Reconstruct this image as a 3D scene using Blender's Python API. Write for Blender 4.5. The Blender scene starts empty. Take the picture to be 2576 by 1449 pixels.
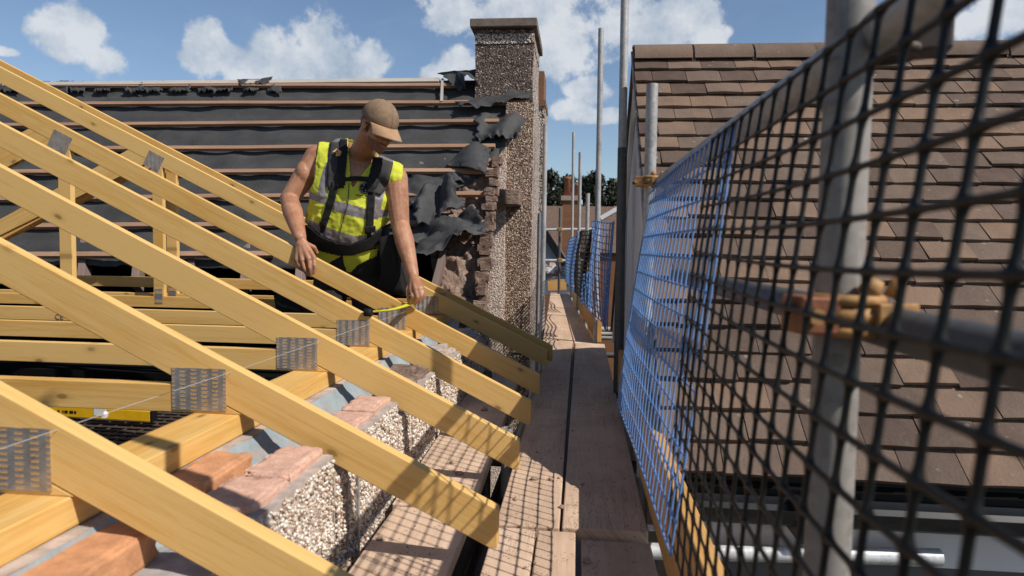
import bpy, bmesh, math, random
import numpy as np
from mathutils import Vector, Matrix
from mathutils.bvhtree import BVHTree
from mathutils import noise as mnoise

random.seed(7); rng = np.random.default_rng(7)
sc = bpy.context.scene
COL = sc.collection
R = math.radians

# ------------------------------------------------------------------ camera
FPX, CX, CY = 1717.0, 1288.0, 724.5          # focal length and centre for a 2576 px wide frame
YAW, PITCH, ROLL = R(5.527680), R(3.337422), R(0.9)
_f = Vector((-math.sin(YAW)*math.cos(PITCH), math.cos(YAW)*math.cos(PITCH), -math.sin(PITCH)))
_r = Vector((math.cos(YAW), math.sin(YAW), 0)); _u = _r.cross(_f)
_r, _u = (math.cos(ROLL)*_r + math.sin(ROLL)*_u), (-math.sin(ROLL)*_r + math.cos(ROLL)*_u)
cam = bpy.data.cameras.new('camera'); cam_o = bpy.data.objects.new('camera', cam); COL.objects.link(cam_o)
cam_o.matrix_world = Matrix(((_r.x, _u.x, -_f.x, 0), (_r.y, _u.y, -_f.y, 0), (_r.z, _u.z, -_f.z, 0), (0, 0, 0, 1)))
cam.sensor_width = 36; cam.lens = 36*FPX/2576; cam.clip_start = .02; cam.clip_end = 800
cam.dof.use_dof = True; cam.dof.focus_distance = 3.55; cam.dof.aperture_fstop = 5.0
sc.camera = cam_o

def ray(px, py): return _f + _r*((px-CX)/FPX) - _u*((py-CY)/FPX)
def P(px, py, X=None, Y=None, Z=None):
    "the point seen at a place of the photograph, on a plane X, Y or Z = constant"
    d = ray(px, py)
    t = X/d.x if X is not None else Y/d.y if Y is not None else Z/d.z
    return d*t
def proj(p):
    d = p.dot(_f); return CX+FPX*p.dot(_r)/d, CY-FPX*p.dot(_u)/d

# ------------------------------------------------------------------ light, sky, exposure
SUNV = Vector((.87, -.44, 1.0)).normalized()
sun = bpy.data.lights.new('sun', 'SUN'); sun.energy = 5.0; sun.angle = R(.5); sun.color = (1, .94, .85)
sun_o = bpy.data.objects.new('sun', sun); COL.objects.link(sun_o)
sun_o.rotation_euler = SUNV.to_track_quat('Z', 'Y').to_euler()
sc.view_settings.view_transform = 'Standard'; sc.view_settings.look = 'None'
sc.view_settings.exposure = 0; sc.view_settings.gamma = 1
sc.cycles.use_denoising = True
sc.cycles.max_bounces = 6; sc.cycles.diffuse_bounces = 3; sc.cycles.glossy_bounces = 3

world = bpy.data.worlds.new('World'); sc.world = world; world.use_nodes = True
class NT:
    "small helper for writing node trees"
    def __init__(s, t): s.t = t; s.n = t.nodes; s.l = t.links
    def new(s, typ, **kw):
        n = s.n.new(typ)
        for k, v in kw.items(): setattr(n, k, v)
        return n
    def set(s, sock, v):
        if hasattr(v, 'is_output') or isinstance(v, bpy.types.NodeSocket): s.l.new(v, sock)
        elif v is not None: sock.default_value = v
    def math(s, op, a, b=None, c=None, clamp=False):
        n = s.new('ShaderNodeMath', operation=op, use_clamp=clamp)
        for i, v in enumerate((a, b, c)):
            if v is not None: s.set(n.inputs[i], v)
        return n.outputs[0]
    def vmath(s, op, a, b=None):
        n = s.new('ShaderNodeVectorMath', operation=op); s.set(n.inputs[0], a)
        if b is not None: s.set(n.inputs[1], b)
        return n.outputs['Value'] if op in ('LENGTH', 'DISTANCE', 'DOT_PRODUCT') else n.outputs[0]
    def noise(s, vec, scale=5, detail=4, rough=.5, dist=0):
        n = s.new('ShaderNodeTexNoise'); s.set(n.inputs['Vector'], vec)
        n.inputs['Scale'].default_value = scale; n.inputs['Detail'].default_value = detail
        n.inputs['Roughness'].default_value = rough; n.inputs['Distortion'].default_value = dist
        return n.outputs['Fac']
    def vor(s, vec, scale=5, feature='F1', out='Distance', rnd=1, dim='3D'):
        n = s.new('ShaderNodeTexVoronoi', feature=feature, voronoi_dimensions=dim); s.set(n.inputs['Vector'], vec)
        n.inputs['Scale'].default_value = scale; n.inputs['Randomness'].default_value = rnd
        return n.outputs[out]
    def ramp(s, fac, stops, interp='LINEAR'):
        n = s.new('ShaderNodeValToRGB'); cr = n.color_ramp; cr.interpolation = interp
        while len(cr.elements) < len(stops): cr.elements.new(.5)
        for e, (p, c) in zip(cr.elements, stops):
            e.position = p; e.color = (*c, 1) if hasattr(c, '__len__') else (c, c, c, 1)
        s.set(n.inputs[0], fac); return n.outputs[0]
    def mix(s, fac, a, b, blend='MIX'):
        n = s.new('ShaderNodeMix', data_type='RGBA', blend_type=blend)
        s.set(n.inputs[0], fac)
        for i, v in ((6, a), (7, b)):
            s.set(n.inputs[i], (*v, 1) if isinstance(v, tuple) and len(v) == 3 else v)
        return n.outputs[2]
    def scale(s, vec, sx, sy, sz):
        n = s.new('ShaderNodeMapping'); s.set(n.inputs['Vector'], vec); n.inputs['Scale'].default_value = (sx, sy, sz)
        return n.outputs[0]
    def coord(s, k): return s.new('ShaderNodeTexCoord').outputs[k]

w = NT(world.node_tree); w.n.clear()
sky = w.new('ShaderNodeTexSky', sky_type='NISHITA', sun_disc=False)
sky.sun_elevation = math.asin(SUNV.z); sky.sun_rotation = math.atan2(SUNV.x, SUNV.y)
sky.altitude = 100; sky.air_density = 1.0; sky.dust_density = .6; sky.ozone_density = 1.6
D = w.vmath('NORMALIZE', w.coord('Generated'))
big = w.noise(D, 7, 8, .6); fine = w.noise(D, 26, 6, .6)
# clouds of the photograph: (px, py, radius px, vertical squash, weight)
CL = [(185, 95, 88, 1.1), (262, 155, 66, 1.2), (150, 75, 55, 1.0), (15, 130, 32, 2.2),
      (530, 130, 75, 1.0), (600, 160, 80, 1.1), (680, 150, 105, 1.0), (830, 140, 120, 1.0), (920, 170, 90, 1.0), (760, 190, 120, 1.3),
      (1150, 160, 85, 1.2), (1090, 185, 50, 1.6), (1480, 225, 85, 1.6), (1430, 275, 90, 2.2), (1520, 290, 60, 2.4),
      (1130, 20, 130, 1.6), (1350, 50, 260, 1.5), (1560, 60, 200, 1.4), (1700, 50, 125, 1.2), (1790, 95, 50, 1.2), (1440, 130, 150, 1.6),
      (2540, 25, 110, 1.5), (2440, 60, 80, 2.0)]
dens = None
for (cx, cy, rr, sq) in CL:
    c = ray(cx, cy).normalized()
    d = w.vmath('SUBTRACT', D, tuple(c)); d = w.vmath('MULTIPLY', d, (1, 1, sq))
    L = w.math('DIVIDE', w.vmath('LENGTH', d), rr/FPX*.80)
    v = w.math('SUBTRACT', 1.0, L)
    dens = v if dens is None else w.math('SMOOTH_MAX', dens, v, .12)
nz = w.math('ADD', w.math('MULTIPLY', w.math('SUBTRACT', big, .5), 2.3), w.math('MULTIPLY', w.math('SUBTRACT', fine, .5), 1.5))
dd = w.math('ADD', dens, nz)
mr = w.new('ShaderNodeMapRange', interpolation_type='SMOOTHSTEP'); w.set(mr.inputs[0], dd)
mr.inputs[1].default_value = .02; mr.inputs[2].default_value = .40
mask = w.math('MULTIPLY', mr.outputs[0], .88)
# thin veil round the top right clouds
veil = w.noise(w.scale(D, 1, 1, 2.2), 9, 6, .62, .6)
shade = w.math('ADD', w.math('MULTIPLY', w.noise(D, 11, 7, .62), 1.5), w.math('MULTIPLY', w.math('ADD', dd, 0), .10))
ccol = w.ramp(shade, [(.52, (3.3, 4.1, 5.2)), (.72, (5.6, 6.3, 7.2)), (.9, (8.6, 8.9, 9.3))])
ccol = w.new('ShaderNodeVectorMath', operation='SCALE')
w.set(ccol.inputs[0], w.ramp(shade, [(.5, (.36, .46, .60)), (.7, (.58, .66, .76)), (.92, (.86, .89, .93))])); ccol.inputs['Scale'].default_value = 9.0
sz = w.new('ShaderNodeSeparateXYZ'); w.l.new(D, sz.inputs[0])
lift = w.new('ShaderNodeMapRange', interpolation_type='SMOOTHSTEP'); w.set(lift.inputs[0], sz.outputs[2])
for i_, v_ in ((1, .30), (2, .80), (3, 1.10), (4, .72)): lift.inputs[i_].default_value = v_
skyc = w.mix(1.0, sky.outputs[0], (1.0, 1.02, 1.06), 'MULTIPLY')
sk2 = w.new('ShaderNodeVectorMath', operation='SCALE'); w.set(sk2.inputs[0], skyc); w.set(sk2.inputs['Scale'], lift.outputs[0]); skyc = sk2.outputs[0]
skyc = w.mix(w.math('MULTIPLY', w.math('SUBTRACT', veil, .5, clamp=True), .25), skyc, (6.0, 6.6, 7.2))
bg = w.new('ShaderNodeBackground'); bg.inputs['Strength'].default_value = .095
w.set(bg.inputs['Color'], w.mix(mask, skyc, ccol.outputs[0]))
w.l.new(bg.outputs[0], w.new('ShaderNodeOutputWorld').inputs[0])

# ------------------------------------------------------------------ materials
MATS = {}
def mat(name):
    m = bpy.data.materials.new(name); m.use_nodes = True; t = NT(m.node_tree)
    b = t.n['Principled BSDF']; MATS[name] = m
    return m, t, b
def bump(t, b, h, strength=.3, dist=.002):
    n = t.new('ShaderNodeBump'); n.inputs['Strength'].default_value = strength; n.inputs['Distance'].default_value = dist
    t.set(n.inputs['Height'], h); t.l.new(n.outputs[0], b.inputs['Normal'])
def bc(t, b, v):
    t.set(b.inputs['Base Color'], (*v, 1) if isinstance(v, tuple) else v)
def rough(b, r, metal=0, spec=.5):
    b.inputs['Roughness'].default_value = r; b.inputs['Metallic'].default_value = metal
    b.inputs['Specular IOR Level'].default_value = spec

def wood(name, c1, c2, c3, knots=True, grain=1.0, rg=.6, dirt=0.0, ucrack=0.0):
    m, t, b = mat(name)
    uv = t.coord('UV'); rnd = t.new('ShaderNodeObjectInfo').outputs['Random']
    off = t.new('ShaderNodeCombineXYZ'); t.set(off.inputs[0], t.math('MULTIPLY', rnd, 37.0)); t.set(off.inputs[1], t.math('MULTIPLY', rnd, 11.0))
    v = t.vmath('ADD', uv, off.outputs[0])
    big = t.noise(t.scale(v, 1.1, 9, 1), 1.0, 3, .5, .4)
    med = t.noise(t.scale(v, 3.0, 70, 1), 1.0, 4, .6, .8)
    fin = t.noise(t.scale(v, 14, 420, 1), 1.0, 2, .5)
    f = t.math('ADD', t.math('MULTIPLY', big, .45), t.math('ADD', t.math('MULTIPLY', med, .35*grain), t.math('MULTIPLY', fin, .18*grain)))
    f = t.math('ADD', f, t.math('MULTIPLY', t.math('SUBTRACT', rnd, .5), .16))
    col = t.ramp(f, [(.32, c1), (.52, c2), (.72, c3)])
    if knots:
        kv = t.scale(v, 4.2, 8.5, 1); k = t.vor(kv, 1.0, dim='2D'); kg = t.new('ShaderNodeSeparateColor'); t.l.new(t.vor(kv, 1.0, out='Color', dim='2D'), kg.inputs[0])
        kk = t.math('MULTIPLY', t.ramp(k, [(.02, 1.0), (.055, .8), (.075, .25), (.17, 0.0)]), t.ramp(kg.outputs[0], [(.66, 0.0), (.70, .6), (.95, 1.0)]))
        col = t.mix(t.math('MULTIPLY', kk, .75), col, tuple(x*.28 for x in c1))
    if dirt:
        dn = t.noise(v, 4.5, 6, .65); sp = t.vor(v, 60, out='Distance', dim='2D'); spn = t.noise(v, 17, 2, .5)
        col = t.mix(t.math('MULTIPLY', t.ramp(dn, [(.42, 0.0), (.7, 1.0)]), dirt), col, tuple(x*.45 for x in c2))
        spots = t.math('MULTIPLY', t.ramp(sp, [(.10, 1.0), (.2, 0.0)]), t.ramp(spn, [(.55, 0.0), (.62, 1.0)]))
        col = t.mix(t.math('MULTIPLY', spots, .8), col, (.06, .035, .025))
        ck = t.noise(t.scale(v, 1.6, 26, 1), 1.0, 5, .7, 1.5)
        ck = t.ramp(ck, [(.486, 0.0), (.4985, 1.0), (.511, 0.0)])
        ck = t.math('MULTIPLY', ck, t.ramp(t.noise(v, 2.4, 2), [(.50, 0.0), (.58, 1.0)]))
        col = t.mix(t.math('MULTIPLY', ck, .75), col, (.05, .03, .022))
    bc(t, b, col); rough(b, rg, 0, .25)
    bump(t, b, t.math('ADD', t.math('MULTIPLY', med, .6), fin), .25, .0012)
    return m
M_TIM = wood('pale_softwood', (.48, .245, .058), (.61, .345, .092), (.70, .45, .165), grain=1.6)
M_BOARD = wood('weathered_board', (.52, .36, .25), (.66, .475, .345), (.77, .58, .44), knots=False, grain=.9, rg=.85, dirt=.42)
M_TOE = wood('toe_board_wood', (.44, .21, .06), (.55, .30, .10), (.66, .40, .16), rg=.7)
M_BATTEN = wood('old_batten', (.20, .11, .068), (.31, .185, .12), (.44, .285, .19), knots=False, rg=.85)
M_OLDRAFT = wood('old_rafter', (.12, .085, .075), (.19, .14, .125), (.27, .21, .19), rg=.9)
M_PALE = wood('pale_batten', (.30, .26, .23), (.40, .36, .32), (.48, .44, .40), knots=False, rg=.85)

def simple(name, c, r=.7, metal=0, var=.25, scale=12, spec=.4, bmp=0, coord='Object', bs=60):
    m, t, b = mat(name); v = t.coord(coord)
    n = t.noise(v, scale, 6, .6)
    bc(t, b, t.ramp(n, [(.25, tuple(x*(1-var) for x in c)), (.75, tuple(min(1, x*(1+var)) for x in c))]))
    rough(b, r, metal, spec)
    if bmp: bump(t, b, t.noise(v, bs, 5, .6), bmp, .004)
    return m
def galv(name, c, metal=.55, r=.5):
    m, t, b = mat(name); v = t.coord('Object')
    n = t.noise(t.scale(v, 1, 1, .35), 14, 6, .65); s = t.vor(v, 90, out='Color')
    g = t.new('ShaderNodeSeparateColor'); t.l.new(s, g.inputs[0])
    f = t.math('ADD', n, t.math('MULTIPLY', g.outputs[0], .18))
    col = t.ramp(f, [(.35, tuple(x*.62 for x in c)), (.58, c), (.8, tuple(x*1.25 for x in c))])
    rust = t.ramp(t.noise(v, 5, 7, .7), [(.60, 0.0), (.72, 1.0)])
    col = t.mix(t.math('MULTIPLY', rust, .45), col, (.16, .085, .045))
    bc(t, b, col); rough(b, r, metal, .5); bump(t, b, f, .12, .001)
    return m
M_TUBE = galv('galvanised_tube', (.36, .355, .35), .2, .55)
M_POLE = galv('weathered_tube', (.25, .23, .21), .1, .6)
M_CAPST = simple('dark_cap_concrete', (.17, .135, .115), .95, 0, .35, 12, .1, .8, bs=50)
M_WALLF = simple('grey_front_wall', (.13, .13, .132), .8, 0, .1, 3, .2, .2)
M_POT = simple('far_clay_pot', (.30, .13, .065), .9, 0, .2, 6, .1)
M_TUBED = galv('dull_dark_tube', (.085, .085, .085), .3, .55)
M_TUBEL = galv('bright_tube', (.62, .63, .64), .3, .4)
def felt():
    m, t, b = mat('roofing_felt'); v = t.coord('Object')
    n = t.noise(v, 3.2, 7, .65, .5); n2 = t.noise(t.scale(v, 1, 1, 5), 3, 6, .65)
    col = t.ramp(t.math('ADD', t.math('MULTIPLY', n, .6), t.math('MULTIPLY', n2, .4)), [(.3, (.033, .033, .034)), (.55, (.052, .052, .054)), (.78, (.088, .088, .090))])
    sc_ = t.ramp(t.noise(t.scale(v, 1, 9, 9), 7, 8, .75, 1), [(.66, 0.0), (.74, 1.0)])
    col = t.mix(t.math('MULTIPLY', sc_, .35), col, (.25, .24, .235))
    bc(t, b, col); rough(b, .7, 0, .3)
    wr = t.noise(t.scale(v, 1, 2.2, 2.2), 9, 5, .6, 1.2)
    bump(t, b, t.math('ADD', t.math('ADD', n, t.math('MULTIPLY', wr, .55)), t.math('MULTIPLY', t.noise(v, 60, 4, .6), .12)), .45, .022)
    return m
M_FELT = felt()
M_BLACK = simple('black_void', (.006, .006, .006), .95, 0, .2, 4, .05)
def pebble(name, cols, scale=95, bmp=.9, dist=.006, stain=None, crev=(.035, .025, .02)):
    m, t, b = mat(name); v = t.coord('Object')
    d = t.vor(v, scale); c = t.vor(v, scale, out='Color')
    s = t.new('ShaderNodeSeparateColor'); t.l.new(c, s.inputs[0])
    col = t.ramp(s.outputs[0], cols, 'CONSTANT')
    col = t.mix(t.ramp(d, [(.48, 0.0), (.72, 1.0)]), col, crev)
    if stain:
        n = t.noise(v, 3.0, 5, .6); col = t.mix(t.math('MULTIPLY', t.ramp(n, [(.35, 0.0), (.6, 1.0)]), stain), col, (.05, .032, .027))
    bc(t, b, col); rough(b, .7, 0, .4)
    bump(t, b, t.math('SUBTRACT', 1.0, d), bmp, dist)
    return m
PCOL = [(0, (.55, .47, .38)), (.2, (.30, .18, .11)), (.34, (.62, .55, .48)), (.52, (.38, .27, .19)), (.66, (.18, .115, .08)), (.76, (.50, .36, .25)), (.9, (.72, .68, .62))]
M_PEB = pebble('pebbledash', PCOL, 100)
M_PEBL = pebble('pale_pebbledash', [(0, (.80, .67, .58)), (.3, (.55, .42, .35)), (.55, (.86, .76, .68)), (.8, (.62, .47, .39))], 70, .6, .008, crev=(.36, .27, .22))
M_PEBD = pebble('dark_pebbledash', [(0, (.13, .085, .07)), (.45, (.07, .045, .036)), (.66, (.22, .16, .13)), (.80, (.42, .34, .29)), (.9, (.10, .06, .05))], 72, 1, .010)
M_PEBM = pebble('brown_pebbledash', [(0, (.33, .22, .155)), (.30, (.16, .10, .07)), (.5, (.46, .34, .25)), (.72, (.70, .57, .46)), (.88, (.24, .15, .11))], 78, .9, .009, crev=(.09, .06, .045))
M_PEBW = pebble('painted_sun_pebbledash', [(0, (.5, .42, .36)), (.3, (.34, .25, .2)), (.55, (.62, .54, .47)), (.8, (.42, .31, .25))], 55, 1, .01)  # sunlight on the chimney's side faces put into paler stones
M_MORTAR = simple('mortar', (.42, .35, .31), .95, 0, .35, 22, .1, .8)
M_MORTARG = simple('grey_mortar', (.36, .34, .33), .95, 0, .3, 22, .1, .8)
M_BRICKP = simple('pink_brick', (.60, .37, .28), .92, 0, .26, 34, .12, .9, bs=110)
M_BRICKO = simple('orange_brick', (.54, .27, .14), .92, 0, .32, 20, .12, .6, bs=130)
def roughmat():
    m, t, b = mat('broken_masonry'); v = t.coord('Object')
    n = t.noise(v, 5, 8, .68); n2 = t.noise(t.scale(v, 1, 1, 2.4), 19, 7, .7, .8)
    col = t.ramp(n, [(.28, (.15, .10, .08)), (.5, (.29, .20, .155)), (.72, (.42, .33, .27))])
    col = t.mix(t.ramp(n2, [(.33, .85), (.46, 0.0)]), col, (.06, .042, .035))
    bc(t, b, col); rough(b, .95, 0, .1); bump(t, b, t.math('ADD', n, n2), .9, .03); return m
M_ROUGH = roughmat()
def membmat():
    m, t, b = mat('blue_grey_membrane'); v = t.coord('Object')
    n = t.noise(v, 9, 6, .65); n2 = t.noise(v, 26, 7, .7)
    col = t.ramp(n, [(.3, (.20, .245, .27)), (.7, (.33, .385, .41))])
    col = t.mix(t.ramp(n2, [(.52, 0.0), (.62, .8)]), col, (.36, .29, .25))
    bc(t, b, col); rough(b, .7, 0, .3); bump(t, b, t.math('ADD', n, n2), .6, .006); return m
M_MEMB = membmat()
M_WALLG = simple('grey_painted_board', (.72, .70, .685), .6, 0, .12, 3, .4, .2)
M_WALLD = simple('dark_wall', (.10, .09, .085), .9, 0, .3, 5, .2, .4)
M_BLKP = simple('black_plastic', (.006, .006, .006), .5, 0, .2, 20, .3)
M_GUTTER = simple('black_gutter_plastic', (.012, .012, .013), .35, 0, .3, 20, .5)
M_BLUEP = simple('blue_plastic', (.12, .24, .50), .42, 0, .2, 14, .5)
M_COUP = simple('rusty_gold_steel', (.33, .175, .06), .65, .1, .65, 30, .5, .3)
M_COUPR = simple('rusty_red_steel', (.26, .10, .05), .6, .25, .5, 40, .5, .3)
M_STEELD = simple('dark_steel', (.075, .055, .045), .6, .2, .5, 30, .5)
M_SKIN = None
def skin():
    m, t, b = mat('skin'); v = t.coord('Object')
    n = t.noise(v, 14, 5, .6); n2 = t.noise(v, 70, 3, .6)
    col = t.ramp(t.math('ADD', t.math('MULTIPLY', n, .7), t.math('MULTIPLY', n2, .3)), [(.30, (.27, .115, .062)), (.5, (.39, .19, .11)), (.72, (.50, .28, .18))])
    bc(t, b, col); rough(b, .48, 0, .4); b.inputs['Subsurface Weight'].default_value = .06; b.inputs['Subsurface Radius'].default_value = (.01, .004, .002)
    bump(t, b, t.math('ADD', n2, n), .25, .003); return m
M_SKIN = skin()
M_STUB = simple('stubble', (.20, .105, .072), .7, 0, .3, 60, .3)
M_CAPF = simple('tan_tweed', (.235, .16, .105), .9, 0, .22, 60, .1, .5, bs=260)
M_BRIMF = simple('tan_suede', (.36, .225, .13), .85, 0, .12, 30, .15, .3, bs=200)
M_HIVIS = simple('hi_vis_yellow', (.54, .57, .05), .75, 0, .08, 12, .25, .5, bs=10)
M_REFL = simple('reflective_tape', (.21, .19, .195), .45, .1, .12, 30, .5, .3, bs=12)
M_STRING = simple('string_grey', (.45, .44, .42), .8, 0, .05)
M_STRAP = simple('black_webbing', (.008, .008, .008), .75, 0, .3, 60, .3, .4, bs=200)
M_STRAPG = simple('charcoal_padding', (.05, .047, .046), .85, 0, .25, 40, .2, .5, bs=120)
M_TROUS = simple('charcoal_cloth', (.030, .027, .027), .9, 0, .35, 9, .2, .8, bs=22)
M_LOGO = simple('gold_print', (.62, .34, .13), .6, 0, .1)
M_WHITE = simple('white_plastic', (.75, .75, .74), .6, 0, .05)
M_GLASS = simple('dark_lens', (.01, .01, .01), .12, 0, .1)
M_TAPE = simple('yellow_tape_blade', (.68, .62, .05), .4, 0, .15, 30)
M_LEVEL = simple('yellow_level_paint', (.75, .43, .01), .4, 0, .12, 30)
M_STONE = simple('rubble_stone', (.34, .25, .20), .95, 0, .4, 40, .1, .8, bs=90)
def tilemat():
    m, t, b = mat('clay_roof_tile'); v = t.coord('Object')
    a = t.new('ShaderNodeAttribute', attribute_name='tone'); 
    n = t.noise(v, 16, 6, .65); n2 = t.noise(v, 110, 3, .6)
    f = t.math('ADD', t.math('MULTIPLY', a.outputs['Fac'], .55), t.math('ADD', t.math('MULTIPLY', n, .35), t.math('MULTIPLY', n2, .2)))
    col = t.ramp(f, [(.20, (.074, .049, .038)), (.42, (.120, .083, .064)), (.62, (.165, .118, .091)), (.88, (.225, .145, .098))])
    li = t.math('MULTIPLY', t.ramp(t.math('ADD', t.vor(v, 19), t.math('MULTIPLY', t.noise(v, 60, 3), .35)), [(.26, 1.0), (.36, 0.0)]), t.ramp(t.noise(v, 5, 5, .7), [(.52, 0.0), (.60, 1.0)]))
    li2 = t.ramp(t.noise(v, 48, 6, .7), [(.64, 0.0), (.72, 1.0)])
    col = t.mix(t.math('MULTIPLY', t.math('MAXIMUM', li, t.math('MULTIPLY', li2, .8)), .75), col, (.36, .33, .28))
    st = t.noise(t.scale(v, 1, .6, .6), 2.2, 6, .7); col = t.mix(t.math('MULTIPLY', t.ramp(st, [(.45, 0.0), (.66, 1.0)]), .5), col, (.06, .047, .042))
    ms = t.noise(v, 30, 5, .7); col = t.mix(t.math('MULTIPLY', t.ramp(ms, [(.66, 0.0), (.76, 1.0)]), .7), col, (.055, .05, .025))
    bc(t, b, col); rough(b, .88, 0, .2); bump(t, b, t.math('ADD', n, n2), .6, .004); return m
M_TILE = tilemat()
def platemat():
    m, t, b = mat('punched_steel'); uv = t.coord('UV')
    s = t.new('ShaderNodeSeparateXYZ'); t.l.new(uv, s.inputs[0])
    # punched slots: columns 25 mm apart, slots 8 mm apart, uv in metres
    cx = t.math('MULTIPLY', s.outputs[0], 1/.029); cf = t.math('FRACT', cx)
    ry = t.math('ADD', t.math('MULTIPLY', s.outputs[1], 1/.0105), t.math('MULTIPLY', t.math('FLOOR', cx), .5)); rf = t.math('FRACT', ry)
    ax = t.math('ABSOLUTE', t.math('SUBTRACT', cf, .5)); ay = t.math('ABSOLUTE', t.math('SUBTRACT', rf, .5))
    slot = t.math('MULTIPLY', t.math('LESS_THAN', ax, .27), t.math('LESS_THAN', ay, .17))
    rim = t.math('MULTIPLY', t.math('LESS_THAN', ax, .34), t.math('LESS_THAN', ay, .29))
    n = t.noise(uv, 30, 4, .6)
    metal = t.ramp(n, [(.3, (.26, .25, .25)), (.7, (.44, .43, .43))])
    col = t.mix(slot, metal, (.50, .28, .09))
    bc(t, b, col); rough(b, .42, 0, .5); t.set(b.inputs['Metallic'], t.math('MULTIPLY', t.math('SUBTRACT', 1.0, slot), .65))
    bump(t, b, t.math('SUBTRACT', rim, t.math('MULTIPLY', slot, 2.0)), .8, .003); return m
M_PLATE = platemat()
def brickmat(name, c1, c2, mort, sx):
    m, t, b = mat(name); uv = t.coord('UV')
    br = t.new('ShaderNodeTexBrick'); t.l.new(t.scale(uv, sx, sx, sx), br.inputs['Vector'])
    br.inputs['Color1'].default_value = (*c1, 1); br.inputs['Color2'].default_value = (*c2, 1); br.inputs['Mortar'].default_value = (*mort, 1)
    br.inputs['Mortar Size'].default_value = .04; br.inputs['Brick Width'].default_value = .9; br.inputs['Row Height'].default_value = .3
    n = t.noise(uv, 9, 4)
    bc(t, b, t.mix(.35, br.outputs['Color'], t.ramp(n, [(.3, tuple(x*.4 for x in c1)), (.7, c2)]))); rough(b, .9, 0, .2); return m
M_BRICKW = brickmat('far_brickwork', (.26, .125, .06), (.20, .09, .045), (.24, .17, .12), 4)
M_FARTILE = brickmat('far_roof_tiles', (.15, .095, .07), (.20, .135, .10), (.07, .045, .038), 3.5)
M_RENDERW = simple('white_render', (.55, .57, .60), .85, 0, .08, 4, .2)
M_GROUND = simple('ground_surface', (.07, .065, .055), .95, 0, .4, 1.2, .1)
M_LEAF = None
def leafmat(name, a, b_):
    m, t, b = mat(name); g = t.new('ShaderNodeNewGeometry').outputs['Random Per Island']
    bc(t, b, t.ramp(g, [(0, a), (1, b_)])); rough(b, .6, 0, .3); return m
M_LEAF = leafmat('dark_leaves', (.012, .016, .008), (.035, .042, .020))
M_BARK = simple('bark', (.07, .05, .035), .95, 0, .4, 10, .1, .6)

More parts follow.
